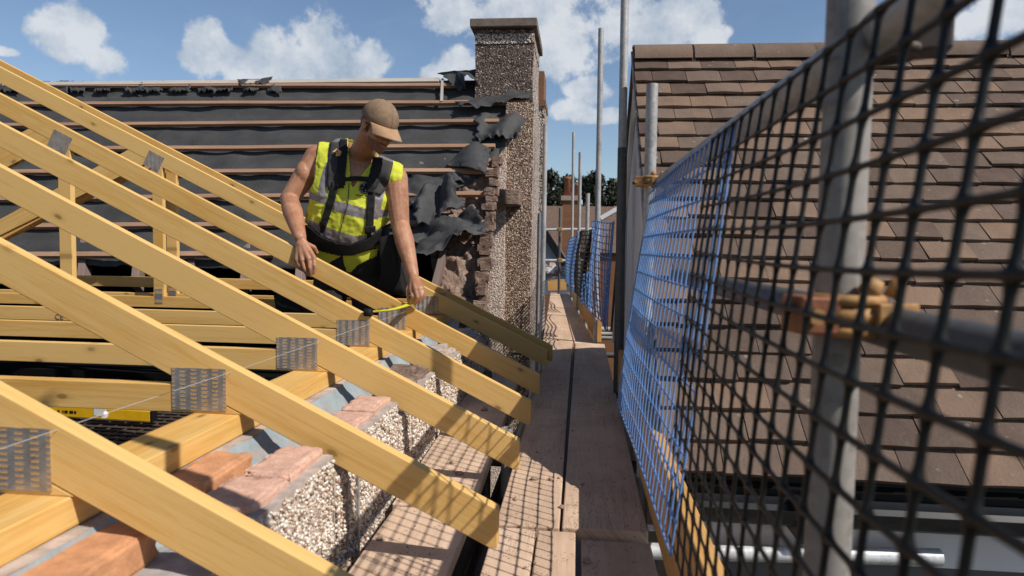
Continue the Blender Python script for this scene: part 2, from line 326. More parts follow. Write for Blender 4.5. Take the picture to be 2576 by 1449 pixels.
# ------------------------------------------------------------------ mesh and object helpers
class MB:
    def __init__(s): s.v = []; s.f = []; s.mi = []; s.uv = []
    def add(s, verts, faces, mi=0, uvdir=None):
        o = len(s.v); s.v += [Vector(v) for v in verts]
        if uvdir is not None:
            d = Vector(uvdir).normalized(); e = d.orthogonal()
            if abs(d.z) < .9: e = (Vector((0, 0, 1)) - d*d.z).normalized()
            g = d.cross(e)
        for fc in faces:
            s.f.append([i+o for i in fc]); s.mi.append(mi)
            for i in fc:
                p = s.v[i+o]
                s.uv.append((p.dot(d), p.dot(e)+p.dot(g)) if uvdir is not None else (p.x, p.z))
        return o
    def hexa(s, c, mi=0, uvdir=(1, 0, 0)):
        "c: 8 corners, bottom loop then top loop"
        s.add(c, [(3, 2, 1, 0), (4, 5, 6, 7), (0, 1, 5, 4), (1, 2, 6, 5), (2, 3, 7, 6), (3, 0, 4, 7)], mi, uvdir)
    def box(s, x0, x1, y0, y1, z0, z1, mi=0, uvdir=None):
        if uvdir is None:
            L = (x1-x0, y1-y0, z1-z0); k = L.index(max(L)); uvdir = [(1, 0, 0), (0, 1, 0), (0, 0, 1)][k]
        s.hexa([(x0, y0, z0), (x1, y0, z0), (x1, y1, z0), (x0, y1, z0), (x0, y0, z1), (x1, y0, z1), (x1, y1, z1), (x0, y1, z1)], mi, uvdir)
    def prism(s, poly, y0, y1, mi=0, uvdir=(1, 0, 0)):
        "polygon of (x, z) extruded along y"
        n = len(poly)
        vs = [(x, y0, z) for x, z in poly] + [(x, y1, z) for x, z in poly]
        s.add(vs, [tuple(range(n)), tuple(range(2*n-1, n-1, -1))] + [((i+1) % n, i, n+i, n+(i+1) % n) for i in range(n)], mi, uvdir)
    def bar(s, a, b, w, h, up=(0, 0, 1), mi=0):
        a = Vector(a); b = Vector(b); d = (b-a).normalized(); up = Vector(up)
        sd = d.cross(up).normalized(); u = sd.cross(d)
        c = []
        for p in (a, b):
            c.append([p-sd*w/2-u*h/2, p+sd*w/2-u*h/2, p+sd*w/2+u*h/2, p-sd*w/2+u*h/2])
        s.add(c[0]+c[1], [(0, 1, 2, 3), (7, 6, 5, 4), (1, 0, 4, 5), (2, 1, 5, 6), (3, 2, 6, 7), (0, 3, 7, 4)], mi, d)
    def tube(s, pts, r, n=10, mi=0, caps=True, ang=0):
        pts = [Vector(p) for p in pts]; m = len(pts)
        rs = r if hasattr(r, '__len__') else [r]*m
        d0 = (pts[1]-pts[0]).normalized(); e = d0.orthogonal().normalized()
        vs = []
        for i, p in enumerate(pts):
            d = (pts[min(i+1, m-1)]-pts[max(i-1, 0)]).normalized()
            e = (e-d*e.dot(d)).normalized(); g = d.cross(e)
            for k in range(n):
                a = 2*math.pi*k/n+ang; vs.append(p+(e*math.cos(a)+g*math.sin(a))*rs[i])
        fs = []
        for i in range(m-1):
            for k in range(n):
                k2 = (k+1) % n; fs.append((i*n+k, i*n+k2, (i+1)*n+k2, (i+1)*n+k))
        if caps: fs += [tuple(range(n-1, -1, -1)), tuple(range((m-1)*n, m*n))]
        s.add(vs, fs, mi, d0)
    def ell(s, c, rx, ry, rz, rot=None, mi=0, nu=16, nv=10):
        c = Vector(c); vs = []; fs = []
        for j in range(nv+1):
            th = math.pi*j/nv
            for i in range(nu):
                a = 2*math.pi*i/nu
                p = Vector((rx*math.sin(th)*math.cos(a), ry*math.sin(th)*math.sin(a), rz*math.cos(th)))
                vs.append(c + (rot @ p if rot else p))
        for j in range(nv):
            for i in range(nu):
                i2 = (i+1) % nu; fs.append((j*nu+i, (j+1)*nu+i, (j+1)*nu+i2, j*nu+i2))
        s.add(vs, fs, mi, (0, 0, 1))
    def capsule(s, a, b, ra, rb, n=14):
        a = Vector(a); b = Vector(b); s.tube([a, a.lerp(b, .25), a.lerp(b, .5), a.lerp(b, .75), b], [ra, ra*.75+rb*.25, (ra+rb)/2, ra*.25+rb*.75, rb], n)
        s.ell(a, ra, ra, ra, nu=14, nv=8); s.ell(b, rb, rb, rb, nu=14, nv=8)
    def grid(s, fn, nu, nv, mi=0, uvdir=None):
        o = len(s.v); vs = [fn(i/nu, j/nv) for j in range(nv+1) for i in range(nu+1)]
        fs = [(j*(nu+1)+i, j*(nu+1)+i+1, (j+1)*(nu+1)+i+1, (j+1)*(nu+1)+i) for j in range(nv) for i in range(nu)]
        s.add(vs, fs, mi, uvdir)
    def build(s, name, mats, parent=None, smooth=False, bevel=0, solid=0, label=None):
        me = bpy.data.meshes.new(name); me.from_pydata([tuple(v) for v in s.v], [], s.f); me.validate()
        mats = mats if isinstance(mats, (list, tuple)) else [mats]
        for m in mats: me.materials.append(m)
        if len(me.polygons) == len(s.mi):
            me.polygons.foreach_set('material_index', s.mi)
            if len(s.uv) == len(me.loops):
                me.uv_layers.new(name='UVMap').data.foreach_set('uv', np.array(s.uv, dtype=np.float32).ravel())
        if smooth: me.polygons.foreach_set('use_smooth', [True]*len(me.polygons))
        bm = bmesh.new(); bm.from_mesh(me); bmesh.ops.recalc_face_normals(bm, faces=bm.faces); bm.to_mesh(me); bm.free()
        return link(name, me, parent, bevel, solid, label)
def link(name, me, parent=None, bevel=0, solid=0, label=None):
    o = bpy.data.objects.new(name, me); COL.objects.link(o)
    if parent is not None: attach(o, parent)
    if solid:
        m = o.modifiers.new('thickness', 'SOLIDIFY'); m.thickness = abs(solid); m.offset = 1 if solid > 0 else -1
    if bevel:
        m = o.modifiers.new('bevel', 'BEVEL'); m.width = bevel; m.segments = 2; m.limit_method = 'ANGLE'; m.angle_limit = R(40)
    if label: o['label'] = label
    return o
def attach(o, p):
    o.parent = p; q = p; M = Matrix()
    chain = []
    while q is not None: chain.append(q); q = q.parent
    for q in reversed(chain):
        M = M @ q.matrix_parent_inverse @ Matrix.LocRotScale(q.location, q.rotation_euler, q.scale)
    o.matrix_parent_inverse = M.inverted()
def tag(o, label=None, cat=None, group=None, kind=None):
    if label: o['label'] = label
    if cat: o['category'] = cat
    if group: o['group'] = group
    if kind: o['kind'] = kind
    return o
def thing(name, label, cat, loc=(0, 0, 0), group=None):
    o = bpy.data.objects.new(name, None); COL.objects.link(o); o.location = loc; o.empty_display_size = .1
    return tag(o, label, cat, group)
def copy_tree(o, loc):
    c = o.copy(); COL.objects.link(c); c.location = loc
    for ch in list(o.children):
        d = ch.copy(); COL.objects.link(d); d.parent = c; d.matrix_parent_inverse = ch.matrix_parent_inverse
        for g in list(ch.children):
            e = g.copy(); COL.objects.link(e); e.parent = d; e.matrix_parent_inverse = g.matrix_parent_inverse
    return c
def fb(p, sc_=1, oct_=4): return mnoise.fractal(Vector(p)*sc_, 1.0, 2.0, oct_)

# ------------------------------------------------------------------ ground
m = MB(); m.box(-90, 90, -60, 140, -5.9, -5.6); tag(m.build('ground', M_GROUND), kind='structure')

# ------------------------------------------------------------------ roof trusses
TY = [1.06, 1.64, 2.25, 2.84, 3.46, 4.28, 4.385]      # front faces
TH = .035
def ztop(x): return -.645-.487*(x+.185)
VD = .108
def make_truss(Y, full):
    y0, y1 = Y, Y+TH
    lab = 'x'
    t = thing('roof_truss', lab, 'roof truss', (-1, Y, -.4), 'new timber roof trusses')
    m = MB()
    xa = -5.6
    m.prism([(-.185, ztop(-.185)), (-.185, ztop(-.185)-VD+.012), (-.20, ztop(-.2)-VD), (xa, ztop(xa)-VD), (xa, ztop(xa))], y0, y1, 0, (1, 0, -.487))
    m.build('rafter', M_TIM, t, bevel=.0025)
    m = MB()
    xh = -.185-(.645-VD+.434-.645+.0)/.487
    xe = -.185-((-.434+VD)-(-.645))/.487; xf = -.185-((-.362+VD)-(-.645))/.487
    m.prism([(xe-.004, -.434), (-5.7, -.434), (-5.7, -.362), (xf-.004, -.362)], y0+.0005, y1-.0005, 0, (1, 0, 0))
    m.build('bottom_chord', M_TIM, t, bevel=.002)
    m = MB(); m.box(-1.03, -.885, y0-.0016, y0, -.427, -.318); m.build('nail_plate', M_PLATE, t)
    if full:
        m = MB(); m.prism([(-2.81, -.3615), (-2.738, -.3615), (-2.738, ztop(-2.738)-VD-.001), (-2.81, ztop(-2.81)-VD-.001)], y0+.0005, y1-.0005, 0, (0, 0, 1))
        m.build('upright_web', M_TIM, t, bevel=.002)
        m = MB(); a = Vector((-2.83, ztop(-2.83)-VD-.005)); b = Vector((-4.75, -.36)); d = (b-a).normalized(); n = Vector((-d.y, d.x))*.072
        # top end follows the rafter underside, lower end the chord
        m.prism([(a.x+.012, a.y), (a.x-.145, ztop(a.x-.145)-VD-.001), (b.x-.145, b.y), (b.x, b.y)], y0+.001, y1-.001, 0, (d.x, 0, d.y))
        m.build('diagonal_web', M_TIM, t, bevel=.002)
        m = MB(); c = Vector((-2.795, 0, ztop(-2.795)-VD+.012)); rx = Vector((1, 0, -.487)).normalized(); rz = Vector((.487, 0, 1)).normalized()
        cs = [c+rx*sx*.058+rz*sz*.052+Vector((0, yy, 0)) for yy in (y0-.0016, y0) for sx, sz in ((-1, -1), (1, -1), (1, 1), (-1, 1))]
        m.hexa(cs); m.build('nail_plate', M_PLATE, t)
        m = MB(); m.box(-2.80, -2.748, y0-.0016, y0, -.41, -.31); m.build('nail_plate', M_PLATE, t)
        # toothed connector plates further along the chord
        m = MB(); m.box(-3.62, -3.50, y0-.0016, y0, -.425, -.372); m.build('nail_plate', M_PLATE, t)
    return t
T0 = make_truss(TY[0], True)
T0['label'] = 'nearest roof truss, its rafter cutting the bottom left corner of the photo'
tl = ['second nearest roof truss, with the largest whole nail plate at its heel',
      'roof truss whose tail ends over the mesh shadow, third from the camera',
      'roof truss on which the rolled end of the yellow tape rests, fourth from the camera',
      'roof truss the man in the cap grips with his fist',
      'front one of the paired trusses just behind the man',
      'farthest roof truss, tight behind the paired one at the back']
for y, lb in zip(TY[1:], tl):
    t = copy_tree(T0, (-1, y, -.4)); t['label'] = lb
    if y == TY[4]:      # the grade stamp on this chord
        fc = bpy.data.curves.new('grade_stamp', 'FONT'); fc.body = 'CE'; fc.size = .042; fc.extrude = .0004
        fo = bpy.data.objects.new('stamp_text', fc); COL.objects.link(fo); bpy.context.view_layer.update()
        sm = bpy.data.meshes.new_from_object(fo.evaluated_get(bpy.context.evaluated_depsgraph_get())); sm.name = 'grade_stamp'; bpy.data.objects.remove(fo)
        so = bpy.data.objects.new('grade_stamp', sm); COL.objects.link(so); so.location = P(138, 803, Y=y-.0012); so.rotation_euler = (R(90), 0, 0); sm.materials.clear(); sm.materials.append(M_OLDRAFT)
        attach(so, t)
    if y == TY[5]: t.location.z += .004
    if y == TY[6]: t.location.z += .018; t.location.x += .03

# old purlin-like binder and loft floor, its black standing in for deep shade, behind the trusses
m = MB(); m.box(-6, -1.35, 4.75, 4.80, -.33, -.255); tag(m.build('ceiling_binder', M_TIM, bevel=.002), 'long horizontal yellow timber lying behind all the trusses under the old roof', 'timber')
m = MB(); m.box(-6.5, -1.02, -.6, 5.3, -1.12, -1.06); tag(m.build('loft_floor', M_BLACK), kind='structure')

# string line with its white tape flag
def string_line():
    t = thing('string_line', 'thin white string line stretched over the rafters past each nail plate', 'string line', P(600, 930, Y=1.64))
    a = P(-60, 1150, Z=-.322); 
    pts = [P(-120, 1171, X=-.872), P(0, 1130, X=-.872), P(265, 1040, X=-.872), P(600, 930, X=-.872), P(1040, 777, X=-.872), P(1066, 767, X=-.872)]
    m = MB(); m.tube(pts, .0006, 6); m.build('string', M_STRING, t)
    c = P(265, 1040, X=-.872); m = MB(); m.ell(c, .004, .005, .004, nu=8, nv=6); m.hexa([c+Vector(q)*.0045 for q in ((-1, -1, -1.8), (.2, -1, -1.8), (.2, 1, -1.8), (-1, 1, -1.8), (-.8, -1, 0), (.8, -1, 0), (.8, 1, 0), (-.8, 1, 0))])
    m.build('knot', M_WHITE, t)
string_line()

# ------------------------------------------------------------------ wall head of the house being roofed
def wobble(m, amp, sc_):
    for v in m.v:
        v += Vector((fb(v+Vector((3, 1, 7)), sc_), fb(v+Vector((9, 5, 2)), sc_), fb(v+Vector((1, 8, 4)), sc_)))*amp
def rough_box(m, x0, x1, y0, y1, z0, z1, amp=.006, n=6, mi=0):
    "a box with a lumpy surface"
    ax = [np.linspace(x0, x1, max(2, n)), np.linspace(y0, y1, max(2, n)), np.linspace(z0, z1, max(2, n))]
    mm = MB()
    L = Vector((x1-x0, y1-y0, z1-z0)); O = Vector((x0, y0, z0))
    for ori, du, dv in ((O, (1, 0, 0), (0, 1, 0)), (O+Vector((0, 0, L.z)), (1, 0, 0), (0, 1, 0)), (O, (1, 0, 0), (0, 0, 1)), (O+Vector((0, L.y, 0)), (1, 0, 0), (0, 0, 1)), (O, (0, 1, 0), (0, 0, 1)), (O+Vector((L.x, 0, 0)), (0, 1, 0), (0, 0, 1))):
        du = Vector([a*b for a, b in zip(du, L)]); dv = Vector([a*b for a, b in zip(dv, L)])
        mm.grid(lambda u, v: ori+du*u+dv*v, n, n)
    wobble(mm, amp, 9); o = len(m.v)
    m.v += mm.v; m.f += [[i+o for i in f] for f in mm.f]; m.mi += [mi]*len(mm.f); m.uv += mm.uv
WALL = thing('cavity_wall', 'open wall head of pebbledashed brickwork running under the new rafters', 'wall', (-.7, 2.6, -5.6))
WX = -.592
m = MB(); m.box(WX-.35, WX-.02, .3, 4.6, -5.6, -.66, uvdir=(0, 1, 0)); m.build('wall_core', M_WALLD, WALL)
# wall plate
m = MB(); m.box(-.975, -.852, .35, 4.72, -.490, -.4345, uvdir=(0, 1, 0))
tag(m.build('wall_plate', M_TIM, bevel=.003), 'long pale timber wall plate that carries the heels of the trusses', 'wall plate')
# mortar bed and inner leaf under the plate
m = MB(); rough_box(m, -.99, -.826, .3, 4.7, -.60, -.4915, .004, 26); m.build('mortar_bed', M_MORTAR, WALL)
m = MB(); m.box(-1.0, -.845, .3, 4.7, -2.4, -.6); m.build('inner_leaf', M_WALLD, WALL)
# blue-grey membrane hung in the cavity
m = MB()
def memb(u, v):
    y = .9+3.6*u; s = fb((y*3, v*2, 3), 1.0)
    return Vector((-.824+.085*v+.012*s*v, y, -.493-.075*v+.012*fb((y*5, v*3, 8))-.02*math.sin(v*3)))
m.grid(memb, 140, 8); m.build('cavity_membrane', M_MEMB, WALL, smooth=True)
# orange bricks of the inner course
def brick(y0, y1, x0, x1, z1, mt, tilt=0, n=18, amp=.003, h=.065):
    m = MB(); rough_box(m, x0, x1, y0, y1, z1-h, z1, amp, n)
    c = Vector(((x0+x1)/2, (y0+y1)/2, z1-h/2)); hx, hy, hz = (x1-x0)/2, (y1-y0)/2, h/2
    for v in m.v:  # worn arrises and chipped corners
        d = v-c; k = sum(1 for a, b in ((d.x, hx), (d.y, hy), (d.z, hz)) if abs(a) > b*.86)
        if k > 1: v -= d.normalized()*(.004+.012*max(0, fb(v, 24)))*(k-1)
    return m.build('brick', mt, WALL, smooth=True)
brick(1.30, 1.51, -.850, -.748, -.486, M_BRICKO, amp=.0015)
brick(.88, 1.13, -.845, -.735, -.50, M_BRICKO, amp=.0015)
m = MB(); rough_box(m, -.846, -.62, .75, 1.25, -.75, -.566, .012, 8); m.build('mortar_lump', M_MORTARG, WALL, smooth=True)
# outer leaf: a raised chunk of brick and render in each bay
BAYS = [(1.19, 1.605), (1.80, 2.205), (2.42, 2.80), (3.02, 3.42), (3.66, 4.22)]
tops = [-.497, -.497, -.505, -.51, -.52]
for k, ((y0, y1), zt) in enumerate(zip(BAYS, tops)):
    n = 2; ym = y0+(y1-y0)*(.52 if k else .5)
    mt = M_BRICKP if k < 2 else M_ROUGH if k == 2 else M_MORTAR
    amp = .005 if k < 2 else .014
    brick(y0+(.03 if k == 0 else 0), ym-.004, -.735+.01*k, WX-.020, zt-.004, mt, amp=amp)
    brick(ym+.004, y1, -.735+.012, WX-.022, zt, mt, amp=amp)
    if k > 1: brick(y0+.05, y1-.08, -.73, WX-.05, zt+.025, mt, amp=.014, h=.03)
    m = MB(); rough_box(m, -.735, WX-.012, y0+.012, y1, zt-.15, zt-.066, .008, 8); m.build('brick_course', M_ROUGH, WALL)
# pebbledash coat with real stones
def pebbles(rects, per_m2, r0, r1, seed):
    "small faceted stones bedded on the +X face x = const: one mesh"
    g = np.random.default_rng(seed)
    base = np.array([(0, 0, 1), (1, 0, 0), (0, 1, 0), (-1, 0, 0), (0, -1, 0), (0, 0, -1)], float)
    faces = np.array([(0, 1, 2), (0, 2, 3), (0, 3, 4), (0, 4, 1), (5, 2, 1), (5, 3, 2), (5, 4, 3), (5, 1, 4)])
    V = []; 
    for (x, y0, y1, z0, z1) in rects:
        N = int((y1-y0)*(z1-z0)*per_m2)
        c = np.stack([np.full(N, x)+g.uniform(-.002, .003, N), g.uniform(y0, y1, N), g.uniform(z0, z1, N)], 1)
        s = g.uniform(r0, r1, (N, 1, 1))*g.uniform(.6, 1.25, (N, 1, 3))
        q = g.normal(size=(N, 4)); q /= np.linalg.norm(q, axis=1)[:, None]
        a, b, c2, d2 = q.T
        Rm = np.stack([1-2*(c2*c2+d2*d2), 2*(b*c2-a*d2), 2*(b*d2+a*c2), 2*(b*c2+a*d2), 1-2*(b*b+d2*d2), 2*(c2*d2-a*b), 2*(b*d2-a*c2), 2*(c2*d2+a*b), 1-2*(b*b+c2*c2)], 1).reshape(N, 3, 3)
        V.append(np.einsum('nij,nkj->nki', Rm, base[None]*s)+c[:, None])
    V = np.concatenate(V); N = len(V)
    F = (faces[None]+np.arange(N)[:, None, None]*6).reshape(-1, 3)
    return V.reshape(-1, 3), F
def stonemat():
    m, t, b = mat('pebble_stones'); g = t.new('ShaderNodeNewGeometry').outputs['Random Per Island']
    bc(t, b, t.ramp(g, [(0, (.58, .50, .41)), (.22, (.33, .20, .13)), (.33, (.66, .60, .53)), (.5, (.44, .33, .24)), (.62, (.24, .16, .12)), (.70, (.74, .70, .64)), (.82, (.52, .39, .29)), (.92, (.80, .77, .72))], 'CONSTANT')); rough(b, .6, 0, .4); return m
M_STN = stonemat()
def vf_mesh(V, F, name, mt, parent):
    me = bpy.data.meshes.new(name); me.vertices.add(len(V)); me.vertices.foreach_set('co', V.astype(np.float32).ravel())
    me.loops.add(F.size); me.loops.foreach_set('vertex_index', F.astype(np.int32).ravel())
    me.polygons.add(len(F)); me.polygons.foreach_set('loop_start', np.arange(len(F), dtype=np.int32)*3); me.polygons.foreach_set('loop_total', np.full(len(F), 3, dtype=np.int32))
    me.materials.append(mt); me.update(calc_edges=True); me.validate()
    return link(name, me, parent)
m = MB(); rects = []
def face(y0, y1, zt, dx=0):
    "a coat slab with a lumpy top edge, bevelled to the bricks"
    x1 = WX+dx
    mm = MB(); rough_box(mm, x1-.03, x1, y0, y1, -1.15, zt, .004, 12); o = len(m.v)
    m.v += mm.v; m.f += [[i+o for i in f] for f in mm.f]; m.mi += [0]*len(mm.f); m.uv += mm.uv
    rects.append((x1+.001, y0+.004, y1-.004, -1.12, zt-.008))
for k, ((y0, y1), zt) in enumerate(zip(BAYS, tops)):
    face(y0-.005, y1, zt-.02)
    ynext = BAYS[k+1][0] if k+1 < len(BAYS) else 4.6
    ym = (y1+.02+ynext)/2-.01
    face(y1+.024, ym, -.575, -.004); face(ym+.016, ynext-.022, -.565, -.002)
m.build('render_coat', M_MORTAR, WALL, smooth=True)
V, F = pebbles(rects[:6], 21000, .0038, .0075, 3); V2, F2 = pebbles(rects[6:], 12000, .005, .0085, 4)
F = np.concatenate([F, F2+len(V)]); V = np.concatenate([V, V2])
vf_mesh(V, F, 'pebbledash', M_STN, WALL)
m = MB(); m.tube([(WX+.012, 1.765, -.57), (WX+.014, 1.764, -.75), (WX+.012, 1.766, -1.0)], .0035, 8); tag(m.build('grey_cable', M_TUBE), 'thin grey cable running down the pebbledash below the second truss', 'cable')

# ------------------------------------------------------------------ things lying on the loft side: steel mesh and spirit level
def mesh_sheet(x0, x1, y0, y1, z, lab, sag=0):
    t = MB(); n = int((x1-x0)/.05); k = int((y1-y0)/.035)
    for i in range(n+1):
        x = x0+(x1-x0)*i/n; t.tube([(x, y0, z), (x, (y0+y1)/2, z+sag), (x, y1, z)], .0025, 5)
    for j in range(k+1):
        y = y0+(y1-y0)*j/k; t.tube([(x0, y, z+.004), ((x0+x1)/2, y, z+.004+sag), (x1, y, z+.004)], .0035, 5)
    tag(t.build('steel_mesh_sheet', M_STEELD), 'dark steel mesh sheet lying in the flat stack behind the wall plate', 'mesh sheet', 'stacked steel mesh sheets')
for i in range(6):
    dx, dy = random.uniform(-.04, .04), random.uniform(-.03, .03)
    mesh_sheet(-2.2+dx, -1.02+min(dx, 0), 1.30+dy, 2.05+dy, -.615+.014*i, '', random.uniform(-.004, .004))
def level():
    a = P(60, 1027, Z=-.508); b = P(384, 1046, Z=-.508)
    t = thing('spirit_level', 'bright yellow spirit level lying on the stacked steel mesh', 'spirit level', (a+b)/2)
    d = (b-a).normalized()
    m = MB(); m.bar(a, b, .022, .032); m.build('body', M_LEVEL, t, bevel=.002)
    for p, q in ((a, a-d*.008), (b, b+d*.008)):
        m = MB(); m.bar(p, q, .024, .034); m.build('end_cap', M_BLKP, t, bevel=.002)
    m = MB(); c = a.lerp(b, .52); sd = d.cross(Vector((0, 0, 1))).normalized()
    for fr, w_ in ((.30, .006), (.335, .003), (.36, .010), (.40, .012), (.43, .006)):
        c = a.lerp(b, fr)+sd*.0115
        m.bar(c-d*w_/2, c+d*w_/2, .001, .008)
    m.build('printed_mark', M_BLKP, t)
    m = MB(); c = a.lerp(b, .62)+Vector((0, 0, .006)); m.bar(c-d*.02, c+d*.02, .024, .024); m.build('vial_window', M_WHITE, t)
level()

# ------------------------------------------------------------------ scaffold boards
def board(x0, x1, y0, y1, z, lab, skew=(0, 0), th=.038, band=False, mt=None, tilt=0):
    m = MB(); s0, s1 = skew
    m.hexa([(x0+s0, y0, z-th), (x1+s0, y0, z-th), (x1+s1, y1, z-th+tilt), (x0+s1, y1, z-th+tilt), (x0+s0, y0, z), (x1+s0, y0, z), (x1+s1, y1, z+tilt), (x0+s1, y1, z+tilt)], 0, (0, 1, 0))
    return tag(m.build('scaffold_board', mt or M_BOARD, bevel=.004), lab, 'scaffold board', 'scaffold boards of the walkway')
ZB = -.8
board(-.222, -.037, 1.925, 5.86, ZB, 'long walkway board beside the gap under the rafter tails, mesh shadow on its near end', (-.002, -.002))
board(-.031, .215, 1.935, 5.84, ZB-.003, 'wide cracked walkway board next to the toe board, mostly in shade', (0, .02))
board(-.225, -.104, .2, 1.912, ZB-.002, 'narrow sunlit board nearest the camera beside the dark gap', (0, 0))
board(-.099, .008, .2, 1.915, ZB-.006, 'narrow sunlit board nearest the camera in the middle of the walkway')
board(.024, .218, .2, 1.905, ZB-.022, 'shaded near board that sits lower than its neighbours, beside the toe board')
board(-.548, -.305, .2, 2.02, ZB, 'inner board close under the pebbledash, nearest the camera')
board(-.556, -.303, 2.03, 4.3, ZB+.003, 'inner board against the wall with a stone on it, under the far tails', (-.004, -.05))
A = [(-.297, -.029), (-.018, .155)]; Bq = [(-.505, -.33), (-.32, -.178)]
for k, lab in enumerate(('far walkway board by the chimney wall covered in wavy mesh shadow', 'far walkway board on the fence side with pale dust marks')):
    m = MB(); (a0, a1), (b0, b1) = A[k], Bq[k]; z0, z1 = -.812, -.815
    m.hexa([(a0, 5.9, z0-.038), (a1, 5.9, z0-.038), (b1, 12.7, z1-.038), (b0, 12.7, z1-.038), (a0, 5.9, z0), (a1, 5.9, z0), (b1, 12.7, z1), (b0, 12.7, z1)], 0, (0, 1, 0))
    tag(m.build('scaffold_board', M_BOARD, bevel=.004), lab, 'scaffold board', 'scaffold boards of the walkway')
# steel bands on board ends
# toe boards
def toeboard(pts, lab, z0=-.79, h=.225, th=.038):
    m = MB()
    (xa, ya), (xb, yb) = pts
    m.hexa([(xa, ya, z0), (xa+th, ya, z0), (xb+th, yb, z0), (xb, yb, z0), (xa, ya, z0+h), (xa+th, ya, z0+h), (xb+th, yb, z0+h), (xb, yb, z0+h)], 0, (0, 1, 0))
    tag(m.build('toe_board', M_TOE, bevel=.003), lab, 'toe board', 'toe boards along the outer edge')
toeboard([(.228, .25), (.232, 3.85)], 'near orange-brown toe board standing on edge below the brick guards', -.788, .232)
toeboard([(.172, 5.9), (-.16, 12.6)], 'far toe board below the blue mesh beyond the dark pole', -.80, .2)
m = MB(); m.bar(P(1378, 718, Y=12.72), P(1424, 716, Y=12.72), .05, .2); tag(m.build('toe_board', M_TOE, bevel=.003), 'short toe board across the far end of the walkway', 'toe board', 'toe boards along the outer edge')
# rubble on the boards
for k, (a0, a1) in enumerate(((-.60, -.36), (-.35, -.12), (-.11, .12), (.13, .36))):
    m = MB(); m.box(a0, a1, .0, 13, -2.84, -2.80, uvdir=(0, 1, 0)); tag(m.build('scaffold_board', M_WALLD), 'added shade-dark board of the lower scaffold lift seen down the gaps', 'scaffold board', 'scaffold boards of the lower lift')  # added below, dark in colour, so the board gaps look shaded
m = MB(); c = P(1641, 1330, Z=ZB); m.box(c.x-.012, c.x+.004, c.y-.018, c.y+.018, ZB+.0005, ZB+.004); tag(m.build('board_tag', M_WHITE), 'small white tag on the board end beside the toe board', 'tag')
def stone(px, py, s, lab, z=ZB):
    c = P(px, py, Z=z); m = MB(); m.ell(c+Vector((0, 0, s*.42)), s*random.uniform(.8, 1.2), s*random.uniform(.7, 1.1), s*.62, nu=7, nv=5)
    for v in m.v: v += Vector((fb(v*1, 60), fb(v+Vector((5, 0, 0)), 60), fb(v+Vector((0, 7, 0)), 60)))*s*.5
    tag(m.build('rubble_stone', M_STONE), lab, 'stone', 'bits of rubble on the boards')
for k in range(46):   # crumbs of mortar swept about
    px, py = random.uniform(1010, 1600), random.uniform(940, 1440); c = P(px, py, Z=ZB)
    if -.54 < c.x < -.32 or -.20 < c.x < .20:
        stone(px, py, random.uniform(.0025, .0055), 'tiny mortar crumb lying on the scaffold boards', ZB+.001)
for a in [(1218, 1033, .017, 'squarish rubble lump on the inner board under the far tails', ZB+.003), (1138, 1168, .012, 'small rubble bit in the mesh shadow on the inner board, by the wall'),
          (1155, 1196, .014, 'flat tan rubble flake on the inner board'), (1110, 1245, .010, 'rubble crumb on the inner board near the second tail'),
          (1345, 1208, .012, 'dark rubble lump in the sunlit patch of the long board'), (1387, 1208, .010, 'pale rubble bit beside the dark lump in the sunlit patch'), (1405, 1204, .006, 'tiny crumb right of the pale bit in the sunlit patch'),
          (1297, 1258, .009, 'rubble bit near the left edge of the sunlit patch'), (1414, 1278, .010, 'pink rubble bit lying at the gap between the boards'),
          (1476, 1416, .012, 'dark rubble lump on the shaded near board', ZB-.022), (960, 1358, .011, 'rubble bit on the near inner board'), (1000, 1412, .008, 'small rubble crumb on the near inner board, lowest in the photo'), (1466, 1218, .006, 'greenish crumb at the edge of the sunlit patch')]:
    stone(*a)

# ------------------------------------------------------------------ scaffold tubes
def tube(a, b, r, lab, mt=None, cat='scaffold tube', name='scaffold_tube', group='scaffold tubes', hollow=True, n=18):
    a = Vector(a); b = Vector(b); m = MB(); d = (b-a).normalized()
    m.tube([a, b], r, n, caps=not hollow)
    if hollow:  # open ends with a wall thickness
        ri = r*.84; m.tube([a+d*.0005, a+d*.12], ri, n, caps=False); m.tube([b-d*.0005, b-d*.12], ri, n, caps=False)
        e = d.orthogonal().normalized(); g = d.cross(e)
        for p in (a, b):
            vs = []; 
            for q in (r, ri): vs += [p+(e*math.cos(2*math.pi*k/n)+g*math.sin(2*math.pi*k/n))*q for k in range(n)]
            m.add(vs, [(k, (k+1) % n, n+(k+1) % n, n+k) for k in range(n)], 0, d)
        m.add([b-d*.12+(e*math.cos(2*math.pi*k/n)+g*math.sin(2*math.pi*k/n))*ri for k in range(n)], [tuple(range(n))], 0, d)
    o = m.build(name, mt or M_TUBE, smooth=True)
    o.modifiers.new('split', 'EDGE_SPLIT').split_angle = R(40)
    return tag(o, lab, cat, group)
def vtube(px, ptop, pbot, Y, r, lab, mt=None, z0=None, px2=None):
    a = P(px, ptop, Y=Y); b = P(px2 if px2 is not None else px, pbot, Y=Y)
    if z0 is not None: b = Vector((b.x, b.y, z0))
    return tube(b, a, r, lab, mt)
pole = tube((.2852, .78, -5.6), (.2852, .78, 1.5), .0245, 'thick blurred upright tube right behind the near black brick guard', M_POLE)
vtube(1641, 212, 480, 2.43, .0205, 'upright tube with a cut top in front of the grey gable', z0=-5.6)
tube(P(1558, 960, Y=3.85)+Vector((0, 0, -1.2)), P(1566, 372, Y=3.85), .0265, 'dark upright tube along the left edge of the grey gable', M_TUBED)
tube(P(1562, 560, Y=3.97), P(1573, -60, Y=3.97), .0235, 'tallest upright tube, running out of the top of the photo')
vtube(1512, 72, 600, 5.95, .0235, 'upright tube with a flat top between the tallest tube and the chimney', z0=-5.6)
